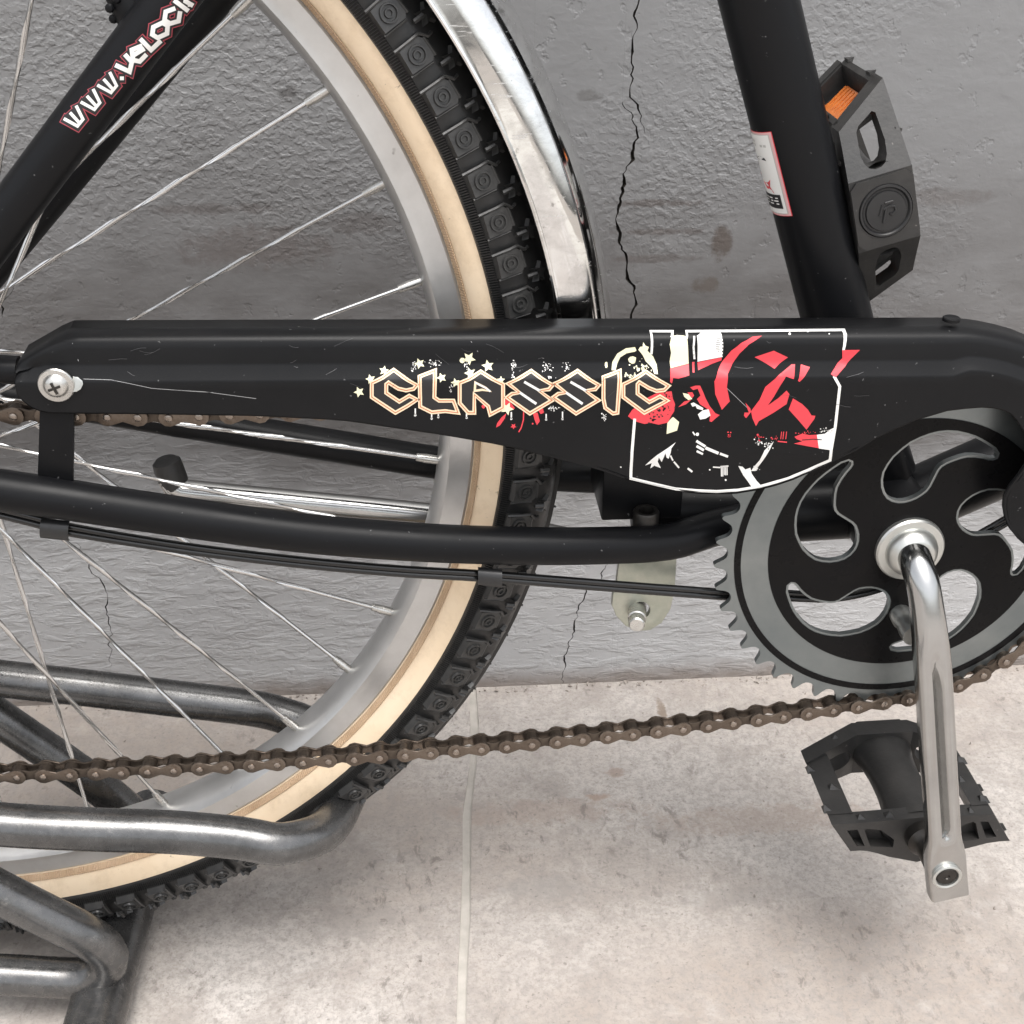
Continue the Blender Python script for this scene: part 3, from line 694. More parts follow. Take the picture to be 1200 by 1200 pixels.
def guard_print():
    ZS = [p[0] for p in GP[1:]]
    out = []; NAME = [None]
    def add(mat, lay, verts, faces):
        out.append((NAME[0] or 'printed_shape', mat, lay, verts, faces))
    def poly(pts, mat, lay, holes=()):
        pts = [p for p in pts]; tris = tessellate_polygon([[Vector((x, y, 0)) for x, y in l] for l in [pts]+list(holes)])
        add(mat, lay, [p for l in [pts]+list(holes) for p in l], [tuple(t) for t in tris])
    def band(pl, w, mat, lay, closed=False):
        prs = stroke(dens(pl, 6, closed) if False else [Vector(p) for p in pl], w, closed); n = len(prs)
        vs = [tuple(q) for p in prs for q in p]; nm = NAME[0]; NAME[0] = nm or 'printed_line'
        add(mat, lay, vs, [(2*i, 2*((i+1) % n), 2*((i+1) % n)+1, 2*i+1) for i in range(n if closed else n-1)]); NAME[0] = nm
    A = lambda *p: [(405+x/6, 400+y/6) for x, y in p]; Bq = lambda *p: [(590+x/6, 400+y/6) for x, y in p]
    C = lambda *p: [(700+x/6, 380+y/6) for x, y in p]; D = lambda *p: [(840+x/6, 380+y/6) for x, y in p]
    def star(c, r, mat='d_cream', rot=.3, lay=1):
        poly([(c[0]+(r if i % 2 == 0 else r*.48)*math.cos(rot+PI*i/5), c[1]+(r if i % 2 == 0 else r*.48)*math.sin(rot+PI*i/5)) for i in range(10)], mat, lay)
    rnd = random.Random(11)
    def blob(c, r, mat, lay=1, sx=1, sy=1, n=9):
        poly([(c[0]+r*sx*rnd.uniform(.7, 1.1)*math.cos(2*PI*i/n), c[1]+r*sy*rnd.uniform(.7, 1.1)*math.sin(2*PI*i/n)) for i in range(n)], mat, lay)
    def splat(c, rx, ry, n, mat='d_white', r=(.35, 1.0), lay=1):
        NAME[0] = 'print_specks'
        for _ in range(n): blob((c[0]+rnd.gauss(0, rx*.5), c[1]+rnd.gauss(0, ry*.5)), rnd.uniform(*r), mat, lay, rnd.uniform(.6, 1.4), rnd.uniform(.6, 1.4), 6)
        NAME[0] = None
    letters = [A((184, 290), (262, 252), (338, 198), (500, 305), (478, 332), (425, 343), (370, 330), (302, 287), (286, 300), (286, 360), (378, 422), (448, 380), (502, 408), (430, 455), (350, 500), (184, 390)),
               A((520, 245), (628, 203), (624, 392), (658, 415), (758, 415), (790, 500), (700, 488), (605, 497), (525, 458)),
               A((905, 500), (862, 500), (802, 432), (802, 290), (870, 262), (950, 210), (1107, 300), (1107, 465), (1017, 512), (1002, 455), (905, 372))]
    for dx in (0, 325): letters.append(Bq(*[(x+dx, y) for x, y in ((32, 295), (195, 205), (345, 305), (320, 335), (252, 346), (342, 412), (185, 505), (25, 392), (60, 366), (112, 358))]))
    letters += [Bq((702, 250), (815, 206), (800, 500), (770, 505), (715, 465), (702, 400)),
                Bq((842, 300), (925, 258), (1000, 210), (1160, 310), (1130, 340), (1075, 347), (1020, 325), (955, 285), (942, 300), (942, 365), (1025, 425), (1100, 385), (1150, 415), (1080, 452), (990, 500), (842, 390))]
    for l in letters:
        NAME[0] = 'letter_fill'; poly(l, 'd_black', 3); NAME[0] = 'letter'; band(l, 4.5, 'd_edge', 4, True); NAME[0] = 'letter_line'; band(l, 1.15, 'd_orange', 5, True); NAME[0] = None
    hole = A((912, 288), (985, 325), (1015, 348), (960, 338), (908, 346)); band(hole, 2.6, 'd_edge', 4, True); band(hole[:3], 2.0, 'd_white', 5)
    for dx in (0, 325):
        band(Bq((150+dx, 285), (255+dx, 345)), 3.0, 'd_white', 5); band(Bq((118+dx, 360), (226+dx, 434)), 3.0, 'd_white', 5)
    for x, y, r in ((95, 355, 6.6), (175, 265, 6), (270, 205, 6), (520, 155, 6.5), (675, 255, 6), (772, 290, 5.6), (868, 120, 8), (875, 222, 7), (1000, 172, 7.5), (1092, 272, 5), (1135, 472, 8)): star(A((x, y))[0], r, rot=rnd.uniform(0, 1.2))
    blob(A((820, 130))[0], 3.6, 'd_cream')
    for x, y, h in ((490, 495, 7), (605, 525, 5), (652, 522, 3), (850, 520, 5), (1165, 520, 7)): band(A((x, y-h*3), (x, y+h*3)), 1.6, 'd_white', 1); blob(A((x, y+h*3.4))[0], 1.5, 'd_white')
    for x, y, h in ((300, 530, 6), (415, 520, 8)): band(Bq((x, y-h*3), (x, y+h*3)), 1.5, 'd_white', 1); blob(Bq((x, y+h*3.2))[0], 1.5, 'd_white')
    for c, rx, ry, n in ((A((478, 185))[0], 3.5, 6, 14), (A((622, 152))[0], 9, 4, 26), (A((738, 330))[0], 3, 7, 12), (A((845, 170))[0], 4, 5, 12), (Bq((75, 165))[0], 4, 7, 20), (Bq((68, 235))[0], 2, 5, 8), (Bq((300, 178))[0], 7, 6, 26), (Bq((440, 178))[0], 4, 6, 14), (Bq((350, 470))[0], 9, 4, 24), (Bq((712, 530))[0], 3.5, 5, 16), (Bq((330, 255))[0], 6, 2, 8), (A((1180, 160))[0], 3, 5, 8)): splat(c, rx, ry, n)
    # red splashes below the lettering
    poly(A((1130, 505), (1120, 540), (1085, 590), (1058, 605), (1065, 575), (1095, 535)), 'd_red', 1); star(Bq((70, 596))[0], 3.6, 'd_red')
    band(Bq((142, 480), (140, 550), (125, 605), (108, 635)), 1.4, 'd_red', 1); poly(Bq((205, 500), (240, 500), (255, 560), (235, 588), (222, 560)), 'd_red', 1); poly(Bq((240, 480), (275, 465), (285, 500), (262, 510)), 'd_red', 1)
    poly(Bq((0, 370), (30, 400), (60, 440), (80, 470), (40, 490), (10, 450)), 'd_red', 0); blob(A((968, 458))[0], 2.4, 'd_red'); blob(Bq((205, 578))[0], 1.3, 'd_red')
    # cream ring and splashes
    poly(C((100, 322), (106, 262), (140, 205), (200, 168), (265, 160), (275, 185), (262, 192), (205, 203), (160, 232), (138, 280), (128, 322)), 'd_cream', 1)
    poly(C((288, 178), (300, 158), (318, 155), (322, 125), (338, 150), (362, 158), (352, 185), (392, 225), (416, 280), (426, 350), (400, 348), (385, 305), (340, 260), (318, 215)), 'd_cream', 1)
    blob(C((245, 252))[0], 5.2, 'd_cream', 1, 1.1, .9); splat(C((320, 310))[0], 9, 5, 26, 'd_cream', (.6, 1.8)); splat(C((230, 360))[0], 8, 3, 20, 'd_cream', (.5, 1.6)); splat(C((280, 270))[0], 14, 8, 12, 'd_cream'); blob(C((62, 282))[0], 4, 'd_cream', 1, .45, 1.1)
    # frame line
    W_ = 3.3
    band(C((380, 205), (384, 120), (374, 47), (527, 47), (520, 85)), 2.6, 'd_white', 2)
    band(C((626, 95), (626, 47), (960, 45))+D((890, 38), (888, 182)), 2.8, 'd_white', 2)
    band(D((826, 368), (864, 436), (832, 720), (803, 885), (795, 955), (650, 1020), (500, 1083), (300, 1140), (150, 1164), (0, 1174))+C((700, 1168), (550, 1156), (400, 1122), (235, 1082), (243, 900), (262, 668)), W_, 'd_white', 2)
    poly(C((520, 82), (560, 74), (610, 78), (630, 92), (642, 275), (515, 307), (508, 260), (518, 200), (508, 140)), 'd_cream', 2); poly(C((512, 310), (642, 278), (646, 358), (570, 380), (532, 376), (524, 414), (510, 404)), 'd_red', 2)
    poly(C((700, 78), (730, 54), (866, 54), (884, 130), (880, 228), (704, 262)), 'd_white', 2); poly(C((704, 266), (874, 232), (872, 252), (708, 322)), 'd_red', 2)
    band(C((680, 85), (676, 160), (682, 240)), 2.2, 'd_white', 1); band(C((675, 268), (676, 334)), 2.4, 'd_red', 1); splat(C((675, 160))[0], 2.5, 14, 16, 'd_black', (.3, .7), 3)
    for q in range(9): band(C((838+rnd.uniform(-8, 8), 66+q*15), (858+rnd.uniform(-6, 8), 68+q*15)), .7, 'd_black', 3)
    for q in range(7): blob(C((880, 70+q*24))[0], 1.0, 'd_black', 3)
    poly(D((880, 180), (1006, 178), (905, 290), (832, 372), (800, 348), (882, 236)), 'd_red', 3)
    # red crescent, bolts and shards
    poly(D((318, 78), (250, 85), (170, 130), (100, 185), (45, 250), (8, 320), (-18, 400), (-12, 490), (35, 600), (90, 540), (70, 440), (76, 350), (112, 270), (160, 203), (222, 142)), 'd_red', 3)
    poly(D((265, 230), (400, 185), (500, 232), (405, 312)), 'd_red', 1)
    poly(D((525, 280), (550, 280), (540, 385), (485, 365), (440, 440), (400, 510), (358, 570), (430, 520), (490, 465), (510, 490), (490, 560), (400, 620), (330, 660), (295, 680), (275, 715), (250, 660), (240, 610), (300, 530), (340, 440), (430, 360)), 'd_red', 1)
    poly(D((590, 280), (655, 300), (580, 405), (570, 395)), 'd_red', 1); poly(D((535, 520), (600, 560), (640, 600), (665, 640), (692, 642), (685, 665), (630, 740), (570, 670), (505, 598)), 'd_red', 1)
    poly(D((200, 550), (235, 590), (240, 615), (205, 660), (190, 640), (195, 620), (225, 620)), 'd_red', 1)
    poly(D((545, 790), (600, 768), (650, 778), (702, 775), (716, 870), (620, 853), (542, 838), (600, 822), (560, 806)), 'd_red', 1); poly(D((703, 776), (760, 768), (795, 740), (832, 722), (805, 885), (717, 872)), 'd_white', 1)
    band(D((600, 812), (680, 806), (735, 810)), 1.0, 'd_black', 3); splat(D((620, 760))[0], 9, 2, 14, 'd_red', (.4, 1)); splat(D((770, 745))[0], 8, 3, 14, 'd_white', (.4, 1))
    poly(D((150, 995), (180, 1000), (200, 1020), (235, 1008), (245, 1050), (280, 1100), (318, 1140), (250, 1152), (215, 1100), (185, 1060)), 'd_white', 1); poly(D((240, 1030), (262, 1000), (300, 955), (335, 885), (400, 822), (372, 880), (320, 962), (272, 1030)), 'd_white', 1)
    splat(D((270, 1010))[0], 5, 4, 14, 'd_white'); splat(D((360, 850))[0], 7, 5, 16, 'd_white', (.4, 1.2)); splat(D((290, 830))[0], 5, 4, 14, 'd_white', (.4, 1.2)); splat(D((300, 790))[0], 6, 4, 12, 'd_red', (.5, 1.2)); splat(D((410, 800))[0], 4, 3, 10, 'd_red'); splat(D((85, 790))[0], 2, 6, 10, 'd_red', (.5, 1.2))
    for x in (455, 470, 490): band(D((x, 755), (x-6, 805)), .9, 'd_red', 1)
    band(D((430, 822), (490, 828)), 1.4, 'd_red', 1)
    poly(C((335, 992), (380, 950), (420, 918), (500, 866), (552, 828), (520, 872), (515, 905), (500, 945), (486, 935), (478, 905), (452, 968), (432, 935), (424, 965), (446, 1010), (400, 993), (372, 1012), (382, 975)), 'd_white', 1)
    for a, b, w in (((515, 925), (530, 955), 1.8), ((540, 968), (572, 1006), 2), ((638, 1014), (664, 1034), 2.2), ((672, 758), (684, 776), 1.6), ((700, 822), (755, 856), 3.0), ((702, 858), (744, 882), 3), ((702, 892), (738, 910), 2.4), ((766, 870), (846, 904), 3.4), ((866, 910), (914, 928), 2.8), ((815, 1003), (862, 1006), 1.6)): band(C(a, b), w, 'd_white', 1)
    blob(C((704, 772))[0], 2.4, 'd_white'); blob(C((790, 1022))[0], 1, 'd_white'); blob(C((902, 1094))[0], 1.2, 'd_white'); blob(C((165, 1003))[0], 1, 'd_white'); blob(D((512, 66))[0], 1.8, 'd_white'); blob(D((640, 48))[0], 1.5, 'd_white'); blob(D((790, 66))[0], .9, 'd_white')
    for k in range(5): band(C((872+k*10, 996), (872+k*10, 1070+rnd.uniform(-20, 10))), 1.1, 'd_white', 1)
    band(C((868, 1000), (918, 996)), 1.8, 'd_white', 1)
    poly(C((652, 442), (690, 430), (722, 430), (742, 472), (762, 522), (790, 575), (830, 625), (860, 637), (838, 655), (802, 686), (788, 680), (792, 640), (770, 592), (722, 562), (700, 525), (725, 500), (705, 452), (672, 462)), 'd_red', 1)
    poly(C((568, 582), (610, 542), (660, 530), (622, 562)), 'd_red', 1); poly(C((600, 482), (640, 490), (668, 524), (640, 532), (612, 510)), 'd_cream', 1); poly(C((632, 478), (668, 476), (680, 500), (666, 518)), 'd_red', 2)
    poly(C((656, 556), (676, 548), (745, 588), (740, 602), (700, 592), (690, 572), (668, 578)), 'd_white', 2); poly(C((706, 632), (740, 604), (782, 596), (795, 640), (760, 662), (722, 668)), 'd_white', 2)
    poly(C((215, 645), (245, 600), (300, 560), (345, 520), (420, 480), (522, 470), (530, 520), (546, 560), (540, 610), (520, 640), (495, 690), (430, 705), (380, 692), (330, 700), (270, 682), (240, 665)), 'd_red', 1)
    splat(C((470, 590))[0], 12, 14, 30, 'd_black', (.6, 1.7), 2); splat(C((400, 640))[0], 12, 6, 12, 'd_black', (.8, 2.0), 2); splat(C((500, 500))[0], 8, 4, 12, 'd_black', (.4, 1.2), 2)
    poly(C((492, 692), (515, 665), (532, 650), (575, 686), (560, 746), (486, 770)), 'd_cream', 2)
    # map everything onto the pressed guard face, cut along its folds
    merged = {}; jobs = []
    for nm, mat, lay, vs, fs in out:
        if nm == 'print_specks': merged.setdefault((mat, lay), []).append((vs, fs))
        else: jobs.append((nm, mat, lay, [(vs, fs)]))
    for (mat, lay), parts in merged.items(): jobs.append(('print_specks', mat, lay, parts))
    for nm, mat, lay, parts in jobs:
        bm = bmesh.new()
        for vs, fs in parts:
            P = [on_guard(*p) for p in vs]; V = [bm.verts.new(p) for p in P]
            for f in fs:
                try: bm.faces.new([V[i] for i in f])
                except ValueError: pass
        b_ = (GT1.z-GT0.z)/(GT1.x-GT0.x)
        for s in ZS:
            bmesh.ops.bisect_plane(bm, geom=bm.verts[:]+bm.edges[:]+bm.faces[:], plane_co=(GT0.x, 0, GT0.z-s), plane_no=Vector((-b_, 0, 1)).normalized())
        for v in bm.verts: v.co.y = gy(max(.0005, zt(v.co.x)-v.co.z))-.00010-.00006*lay
        for f in bm.faces:
            f.normal_update()
            if f.normal.y > 0: f.normal_flip()
        me = bpy.data.meshes.new('print'); bm.to_mesh(me); bm.free(); me.materials.append(M[mat])
        me.polygons.foreach_set('use_smooth', [True]*len(me.polygons))
        o = link(nm, me, GUARD)
        if nm == 'print_specks': o['kind'] = 'stuff'
    # hairline scratches
    b = MB()
    for pl in ([(98, 444), (130, 445), (150, 449), (178, 455), (205, 457), (250, 460)], [(85, 402), (92, 423)], [(206, 457), (240, 459), (300, 467)], [(852, 455), (878, 480)], [(552, 400), (560, 412)]):
        prs = stroke([Vector(p) for p in pl], .55)
        b.grid([[on_guard(*l)-AX*.00008, on_guard(*r)-AX*.00008] for l, r in prs])
    b.build('scratch', M['scratch'], GUARD)
    b = MB(); rnd = random.Random(4)
    for _ in range(26):
        u, v = rnd.uniform(110, 1080), rnd.uniform(396, 478); L, a = rnd.uniform(4, 22), rnd.gauss(0, .5)
        prs = stroke([Vector((u+L*t, v+L*t*math.sin(a)+1.5*math.sin(t*3+u))) for t in (0, .33, .66, 1)], rnd.uniform(.25, .45))
        b.grid([[on_guard(*l)-AX*.0006, on_guard(*r)-AX*.0006] for l, r in prs])
    tag(b.build('scuff', M['scuff'], GUARD), kind='stuff')
    # cross-head screw and slot
    c = on_guard(66, 451); s = MB()
    s.lathe(c, -AX, [(.0072, -.0005), (.0074, .0006), (.0070, .0011), (.0052, .0013), (.0046, .0022), (.0036, .0032), (.0018, .0037), (0, .0038)], 32)
    sc = s.build('screw', M['bolt'], GUARD)
    s = MB(); s.box(c-AX*.0036, (.94, 0, .34), (0, 1, 0), (-.34, 0, .94), .0026, .0006, .0005); s.box(c-AX*.0037, (.34, 0, -.94), (0, 1, 0), (.94, 0, .34), .0026, .0006, .0005)
    s.build('screw_cross', M['darkbolt'], sc)
    s = MB(); pts = [(80, 439), (84, 439), (84, 458), (80, 458)]; s.sheet(pts, [], lambda u, v: on_guard(u, v)-AX*.0010); s.build('slot', M['d_black'], GUARD)
    s = MB(); pts = [(86, 440), (92, 441), (97, 445), (98, 449), (95, 455), (90, 458), (86, 458)]; s.sheet(pts, [], lambda u, v: on_guard(u, v)-AX*.0010); s.build('slot_washer', M['satin'], GUARD)
    s = MB(); p = at(1115, 373, -.052); s.lathe(p, (0, 0, 1), [(.0038, -.001), (.0038, .0003), (.0032, .0006), (.0026, .0003), (0, .0003)], 20); s.build('guard_grommet', M['guard'], GUARD)
guard_print()

# ---- chainring and cranks
CR = Bk(AXX, -.045, AXZ)
def chainring():
    N = 45; outer = []
    for i in range(N):
        a0 = 2*PI*i/N
        for da, r in ((-.5, .0884), (-.40, .0886), (-.30, .0892), (-.22, .0904), (-.15, .0922), (-.09, .0940), (-.04, .0948), (.0, .0949), (.04, .0948), (.09, .0940), (.15, .0922), (.22, .0904), (.30, .0892), (.40, .0886)):
            a = a0+da*2*PI/N; outer.append((r*math.cos(a), r*math.sin(a)))
    sw = [(1110, 515), (1098, 496), (1075, 480), (1050, 465), (1025, 453), (1000, 445), (965, 437), (930, 435), (900, 438), (870, 445), (835, 458), (800, 475), (770, 498), (740, 525), (720, 552), (705, 580), (700, 605), (701, 630), (708, 652), (720, 670), (738, 681), (760, 686), (780, 685), (800, 680), (822, 671), (840, 660), (858, 646), (870, 630), (880, 610), (890, 590), (898, 574), (910, 560), (928, 549), (950, 540), (975, 531), (1000, 525), (1030, 525), (1060, 529), (1078, 534), (1092, 535), (1104, 530)]
    base = []
    for x, y in sw:
        p = at(800+x/3, 360+y/3, -.045)-CR; base.append((p.x, p.z))
    def rot(pl, a): return [(x*math.cos(a)-z*math.sin(a), x*math.sin(a)+z*math.cos(a)) for x, z in pl]
    holes = [rot(base, 2*PI*k/5) for k in range(5)]
    def grow(pl, e):
        n = len(pl); o = []; ar = sum(pl[i-1][0]*pl[i][1]-pl[i][0]*pl[i-1][1] for i in range(n)); sg = 1 if ar > 0 else -1
        for i in range(n):
            d = Vector(pl[(i+1) % n])-Vector(pl[i-1]); d.normalize(); o.append((pl[i][0]+sg*d.y*e, pl[i][1]-sg*d.x*e))
        return o
    m = MB(); m.prism(outer, [grow(h, -.0006) for h in holes], lambda u, v, k: CR+Vector((u, 0 if k == 0 else .0030, v)))
    c = m.build('chainring', M['ring'], BIKE, smooth=30)
    circ = lambda r, n=120: [(r*math.cos(2*PI*i/n), r*math.sin(2*PI*i/n)) for i in range(n)]
    m = MB(); m.prism(circ(.0687), [grow(h, .0006) for h in holes], lambda u, v, k: CR+Vector((u, -.0004 if k == 0 else -.00001, v))); m.build('black_disc', M['black'], c, smooth=30)
    m = MB(); m.prism(circ(.0853, 160), [circ(.0820, 160)], lambda u, v, k: CR+Vector((u, -.0003 if k == 0 else -.00001, v))); m.build('black_stripe', M['black'], c, smooth=30)
    m = MB(); m.lathe(CR, -AX, [(.0168, 0), (.0168, .0026), (.0160, .0036), (.0128, .0040), (.0126, .0058), (.0116, .0078), (.0096, .0100), (.0084, .0108), (0, .0108)], 48); m.build('lock_ring', M['satin'], c)
    p = at(1060, 728, -.052); m = MB(); q = at(1063, 708, -.047)
    m.lathe(Vector((p.x, -.045, p.z)), -AX, [(.0054, -.001), (.0056, .006), (.0050, .0070), (.0050, .013), (.0055, .014), (.0052, .020), (0, .020)], 20)
    m.build('drive_pin', M['satin'], c)
chainring()
def cranks():
    pts = [Bk(AXX, -.030, AXZ), Bk(AXX, -.0505, AXZ), at(1071.5, 653, -.0560), at(1075, 664, -.0612), at(1080, 679, -.0662), at(1084, 698, -.0700), at(1089, 740, -.0755), at(1094, 800, -.0810), at(1100, 900, -.0875), at(1106, 990, -.0920), at(1107.5, 1012, -.0930), at(1109, 1030, -.0935), at(1110.5, 1045, -.0938)]
    P = spline(pts, .0025)
    tot = len(P)
    zs = [p.z for p in P]; z_el = Bk(0, 0, -.030).z; z_fl = at(1105, 975, -.0915).z; z_end = zs[-1]
    def ss(a, b, x): t = max(0, min(1, (x-a)/(b-a))); return t*t*(3-2*t)
    b = MB(); NS = 48
    rows = []; nrm = Vector((0, 0, 1)); Q = []
    for i, p in enumerate(P):
        t = (P[min(i+1, tot-1)]-P[max(i-1, 0)]).normalized()
        side = Vector((1, 0, 0)); side = (side-t*side.dot(t)).normalized(); front = t.cross(side)
        if front.y > 0: front = -front
        if i < 6 and abs(t.y) > .9: front = Vector((0, 0, 1))-t*t.z; front.normalize()
        k = ss(Bk(0, 0, -.012).z, Bk(0, 0, -.05).z, p.z); fl = ss(z_fl, z_fl-.016, p.z)
        wx = .0078+(.0084-.0078)*k+.0017*fl; wy = .0078+(.0066-.0078)*k+.0004*fl
        g = ss(Bk(0, 0, -.035).z, Bk(0, 0, -.06).z, p.z)*(1-ss(z_fl+.004, z_fl-.003, p.z))
        row = []
        for j in range(NS):
            a = 2*PI*j/NS; ca, sa = math.cos(a), math.sin(a); e = 2+1.6*k
            x = math.copysign(abs(ca)**(2/e), ca)*wx; y = math.copysign(abs(sa)**(2/e), sa)*wy
            if y > 0: y -= g*.0056*math.exp(-((x-.0004)/.0017)**2); y -= fl*max(0, y-.0052)
            row.append(p+side*x+front*y)
        rows.append(row)
    b.grid(rows, cv=True); b.add(rows[-1], [list(range(NS))]); b.add(rows[0], [list(range(NS))])
    c = b.build('crank_arm', M['crank'], BIKE, smooth=40)
    E = at(1109.7, 1027.5, -.0992)
    m = MB(); m.lathe(Vector((E.x, -.0988, E.z)), -AX, [(.0076, -.004), (.0076, .0010), (.0068, .0014), (.0060, .0010), (.0056, -.0030)], 36); m.build('bolt_recess', M['satin'], c)
    m = MB(); m.lathe(Vector((E.x, -.0985, E.z)), -AX, [(.0056, -.004), (.0056, .0004), (.0048, .0010), (.0016, .0010), (.0012, .0004), (0, .0004)], 32); m.build('pedal_bolt', M['darkbolt'], c)
    # the other arm, on the wall side, points up
    q = at(1038, 247, -.015); far = Vector((q.x, .088, q.z))
    m = MB(); m.tube(spline([Bk(AXX, .02, AXZ), Bk(AXX, .055, AXZ), Bk(-.001, .070, .006), Bk(-.004, .080, .022), far.lerp(Bk(0, .085, 0), .3), far, far+Vector((-.002, 0, .010))], .004), .0080, 24)
    m.build('crank_arm', M['crank'], BIKE)
    return E, q
CRANK_END, CAP = cranks()

def pedal(org, w, a, shear):
    """org: crank-side centre of the pedal; a: axis towards its outer end; w: long direction"""
    w, a = Vector(w).normalized(), Vector(a).normalized(); t = w.cross(a).normalized()
    Lp = .078
    G = lambda W_, A_, T_: org+w*(W_+shear*T_*min(1, max(0, (abs(W_)-.0165)/.024)))+a*A_+t*T_
    HW = .0440
    m = MB()
    th = lambda W_: .0108+.0012*max(0, 1-abs(W_)/.030)
    tl = lambda W_: .0092+.0072*max(0, 1-abs(W_)/.036)        # the underside bulges towards the axle
    dn = -1 if shear < 0 else 1
    def bar_outline(n=16):
        xs = [-HW+2*HW*i/n for i in range(n+1)]
        tl2 = lambda q: tl(q)+.0040*max(0, 1-abs(q)/.034)
        up, lo = (th, tl2) if shear < 0 else (tl, tl)
        return [(x, up(x)) for x in xs]+[(x, -lo(x)) for x in xs[::-1]]
    slot = lambda s: [(s*.0335, -.0062), (s*.0385, -.0058), (s*.0385, .0058), (s*.0335, .0062)]
    win = lambda s: [(s*.0150, -.0085), (s*.0300, -.0066), (s*.0304, .0050), (s*.0290, .0064), (s*.0225, .0046), (s*.0150, -.0030)]
    m.prism(bar_outline(), [slot(-1), slot(1), win(-1), win(1)], lambda u, v, k: G(u, (.0 if k == 0 else .0065), v))
    m.prism([(u*.985, v*.97) for u, v in bar_outline()], [], lambda u, v, k: G(u, (.0064 if k == 0 else .0090), v))
    # outer end: a flat middle and two raked wings, each with a tall opening
    def G2(u, v, k, dep=.0110):
        fs_ = min(1, max(0, (abs(u)-.0165)/.024)); W_ = u+shear*v*fs_
        return org+w*W_+a*(Lp-max(0, abs(W_)-.0165)*.55-dep*k)+t*v
    m.prism([(-.0165, -.0142), (.0165, -.0142), (.0165, .0142), (-.0165, .0142)], [], lambda u, v, k: G2(u, v, k))
    for s in (-1, 1):
        wing = dens([Vector(p) for p in ((s*.0165, -.0142), (s*HW, -.0122), (s*HW, .0122), (s*.0165, .0142))], .003, True)
        hexh = [(s*.0190, -.0014), (s*.0200, -.0036), (s*.0225, -.0052), (s*.0270, -.0060), (s*.0370, -.0052), (s*.0385, -.0038), (s*.0385, .0034), (s*.0370, .0050), (s*.0270, .0060), (s*.0225, .0052), (s*.0200, .0036), (s*.0190, .0014)]
        m.prism([tuple(p) for p in wing], [hexh], lambda u, v, k: G2(u, v, k))
    # end bars: open boxes that hold the reflectors
    for s in (-1, 1):
        ch = [(.0325, -.0112), (HW, -.0112), (HW, -.0088), (.0345, -.0088), (.0345, .0088), (HW, .0088), (HW, .0112), (.0325, .0112)]
        m.prism([(s*x, y) for x, y in ch], [], lambda u, v, k: G(u, .0075 if k == 0 else .0580, v))
    # axle housing
    rows = []
    for i in range(9):
        x = .004+(Lp-.006)*i/8; r = .0112+.0016*abs(i/4-1)**2; f = 1.25+.45*abs(i/4-1)**3
        rows.append([G(r*f*math.cos(2*PI*k/24), x, r*math.sin(2*PI*k/24)) for k in range(24)])
    m.grid(rows, cv=True)
    # grip teeth
    for W_, A_ in ((-.043, .012), (-.043, .044), (.043, .012), (.043, .044), (-.030, .004), (-.018, .004), (.018, .004), (.030, .004), (-.026, .067), (.026, .067), (-.036, .028), (.036, .028)):
        for tz in (-1, 1):
            h = (.0112 if abs(W_) > .030 else .0125) if A_ > .01 or abs(W_) > .034 else min(th(W_), tl(W_))
            c = [G(W_+x, A_+y, tz*(h-.001)) for x, y in ((-.0028, -.0028), (.0028, -.0028), (.0028, .0028), (-.0028, .0028))]+[G(W_, A_, tz*(h+.0030))]
            m.add(c, [(0, 1, 4), (1, 2, 4), (2, 3, 4), (3, 0, 4), (0, 1, 2, 3)])
    p = m.build('pedal', M['plastic'], BIKE, smooth=40, bevel=.0010)
    for s in (-1, 1):
        r = MB(); r.prism([(s*.0346, -.0080), (s*.0366, -.0080), (s*.0366, .0080), (s*.0346, .0080)], [], lambda u, v, k: G(u, .016 if k == 0 else .044, v))
        for i in range(7): r.box(G(s*.0366, .0180+i*.0040, 0), w, a, (t+w*shear).normalized(), .0004, .0013, .0080)
        r.build('reflector', M['reflector'], p, smooth=None)
    # dust cap block, ring, cap and emblem on the outer end
    m = MB(); sq = [(-.0158, -.0110), (-.0128, -.0140), (.0128, -.0140), (.0158, -.0110), (.0158, .0110), (.0128, .0140), (-.0128, .0140), (-.0158, .0110)]
    m.prism(sq, [[(.0122*math.cos(2*PI*i/32), .0122*math.sin(2*PI*i/32)) for i in range(32)]], lambda u, v, k: G(u, Lp+(.0012 if k == 0 else -.002), v))
    m.build('end_plate', M['plastic'], p, smooth=35)
    m = MB(); o = G(0, Lp, 0)
    m.lathe(o, a, [(.0122, -.002), (.0122, .0004), (.0116, .0020), (.0108, .0020), (.0100, .0010), (.0092, .0010), (.0088, .0020), (0, .0022)], 44)
    cp = m.build('dust_cap', M['darkplastic'], p)
    m = MB(); hh = .0023
    upv = Vector((0, 0, 1)); ex = upv.cross(a).normalized(); ex = -ex if ex.dot(RX) < 0 else ex
    K = lambda x, y: o+ex*x+upv*y+a*hh
    m.tube([K(-.0012, .0036), K(.0022, .0046)], .0006, 6); m.tube([K(-.0022, .0028), K(-.0028, -.0020)], .0006, 6); m.tube([K(-.0004, .0014), K(-.0006, -.0050)], .0008, 6)
    m.tube([K(-.0016, .0008), K(.0010, .0026), K(.0034, .0022), K(.0040, .0004), K(.0026, -.0014), K(.0016, -.0008)], .0006, 6)
    m.build('cap_emblem', M['darkplastic'], cp)
    m = MB(); m.lathe(org, -a, [(.0100, -.004), (.0100, .006), (.0085, .0075), (.0070, .010), (.0070, .024), (0, .024)], 28); m.build('pedal_axle', M['darkbolt'], p)
    return p
p1 = pedal(Vector((CRANK_END.x+.0005, -.064, CRANK_END.z-.0040)), (1, 0, .02), (0, 1, 0), -.62)
p1['label'] = 'dusty lower pedal behind the bottom end of the crank arm'
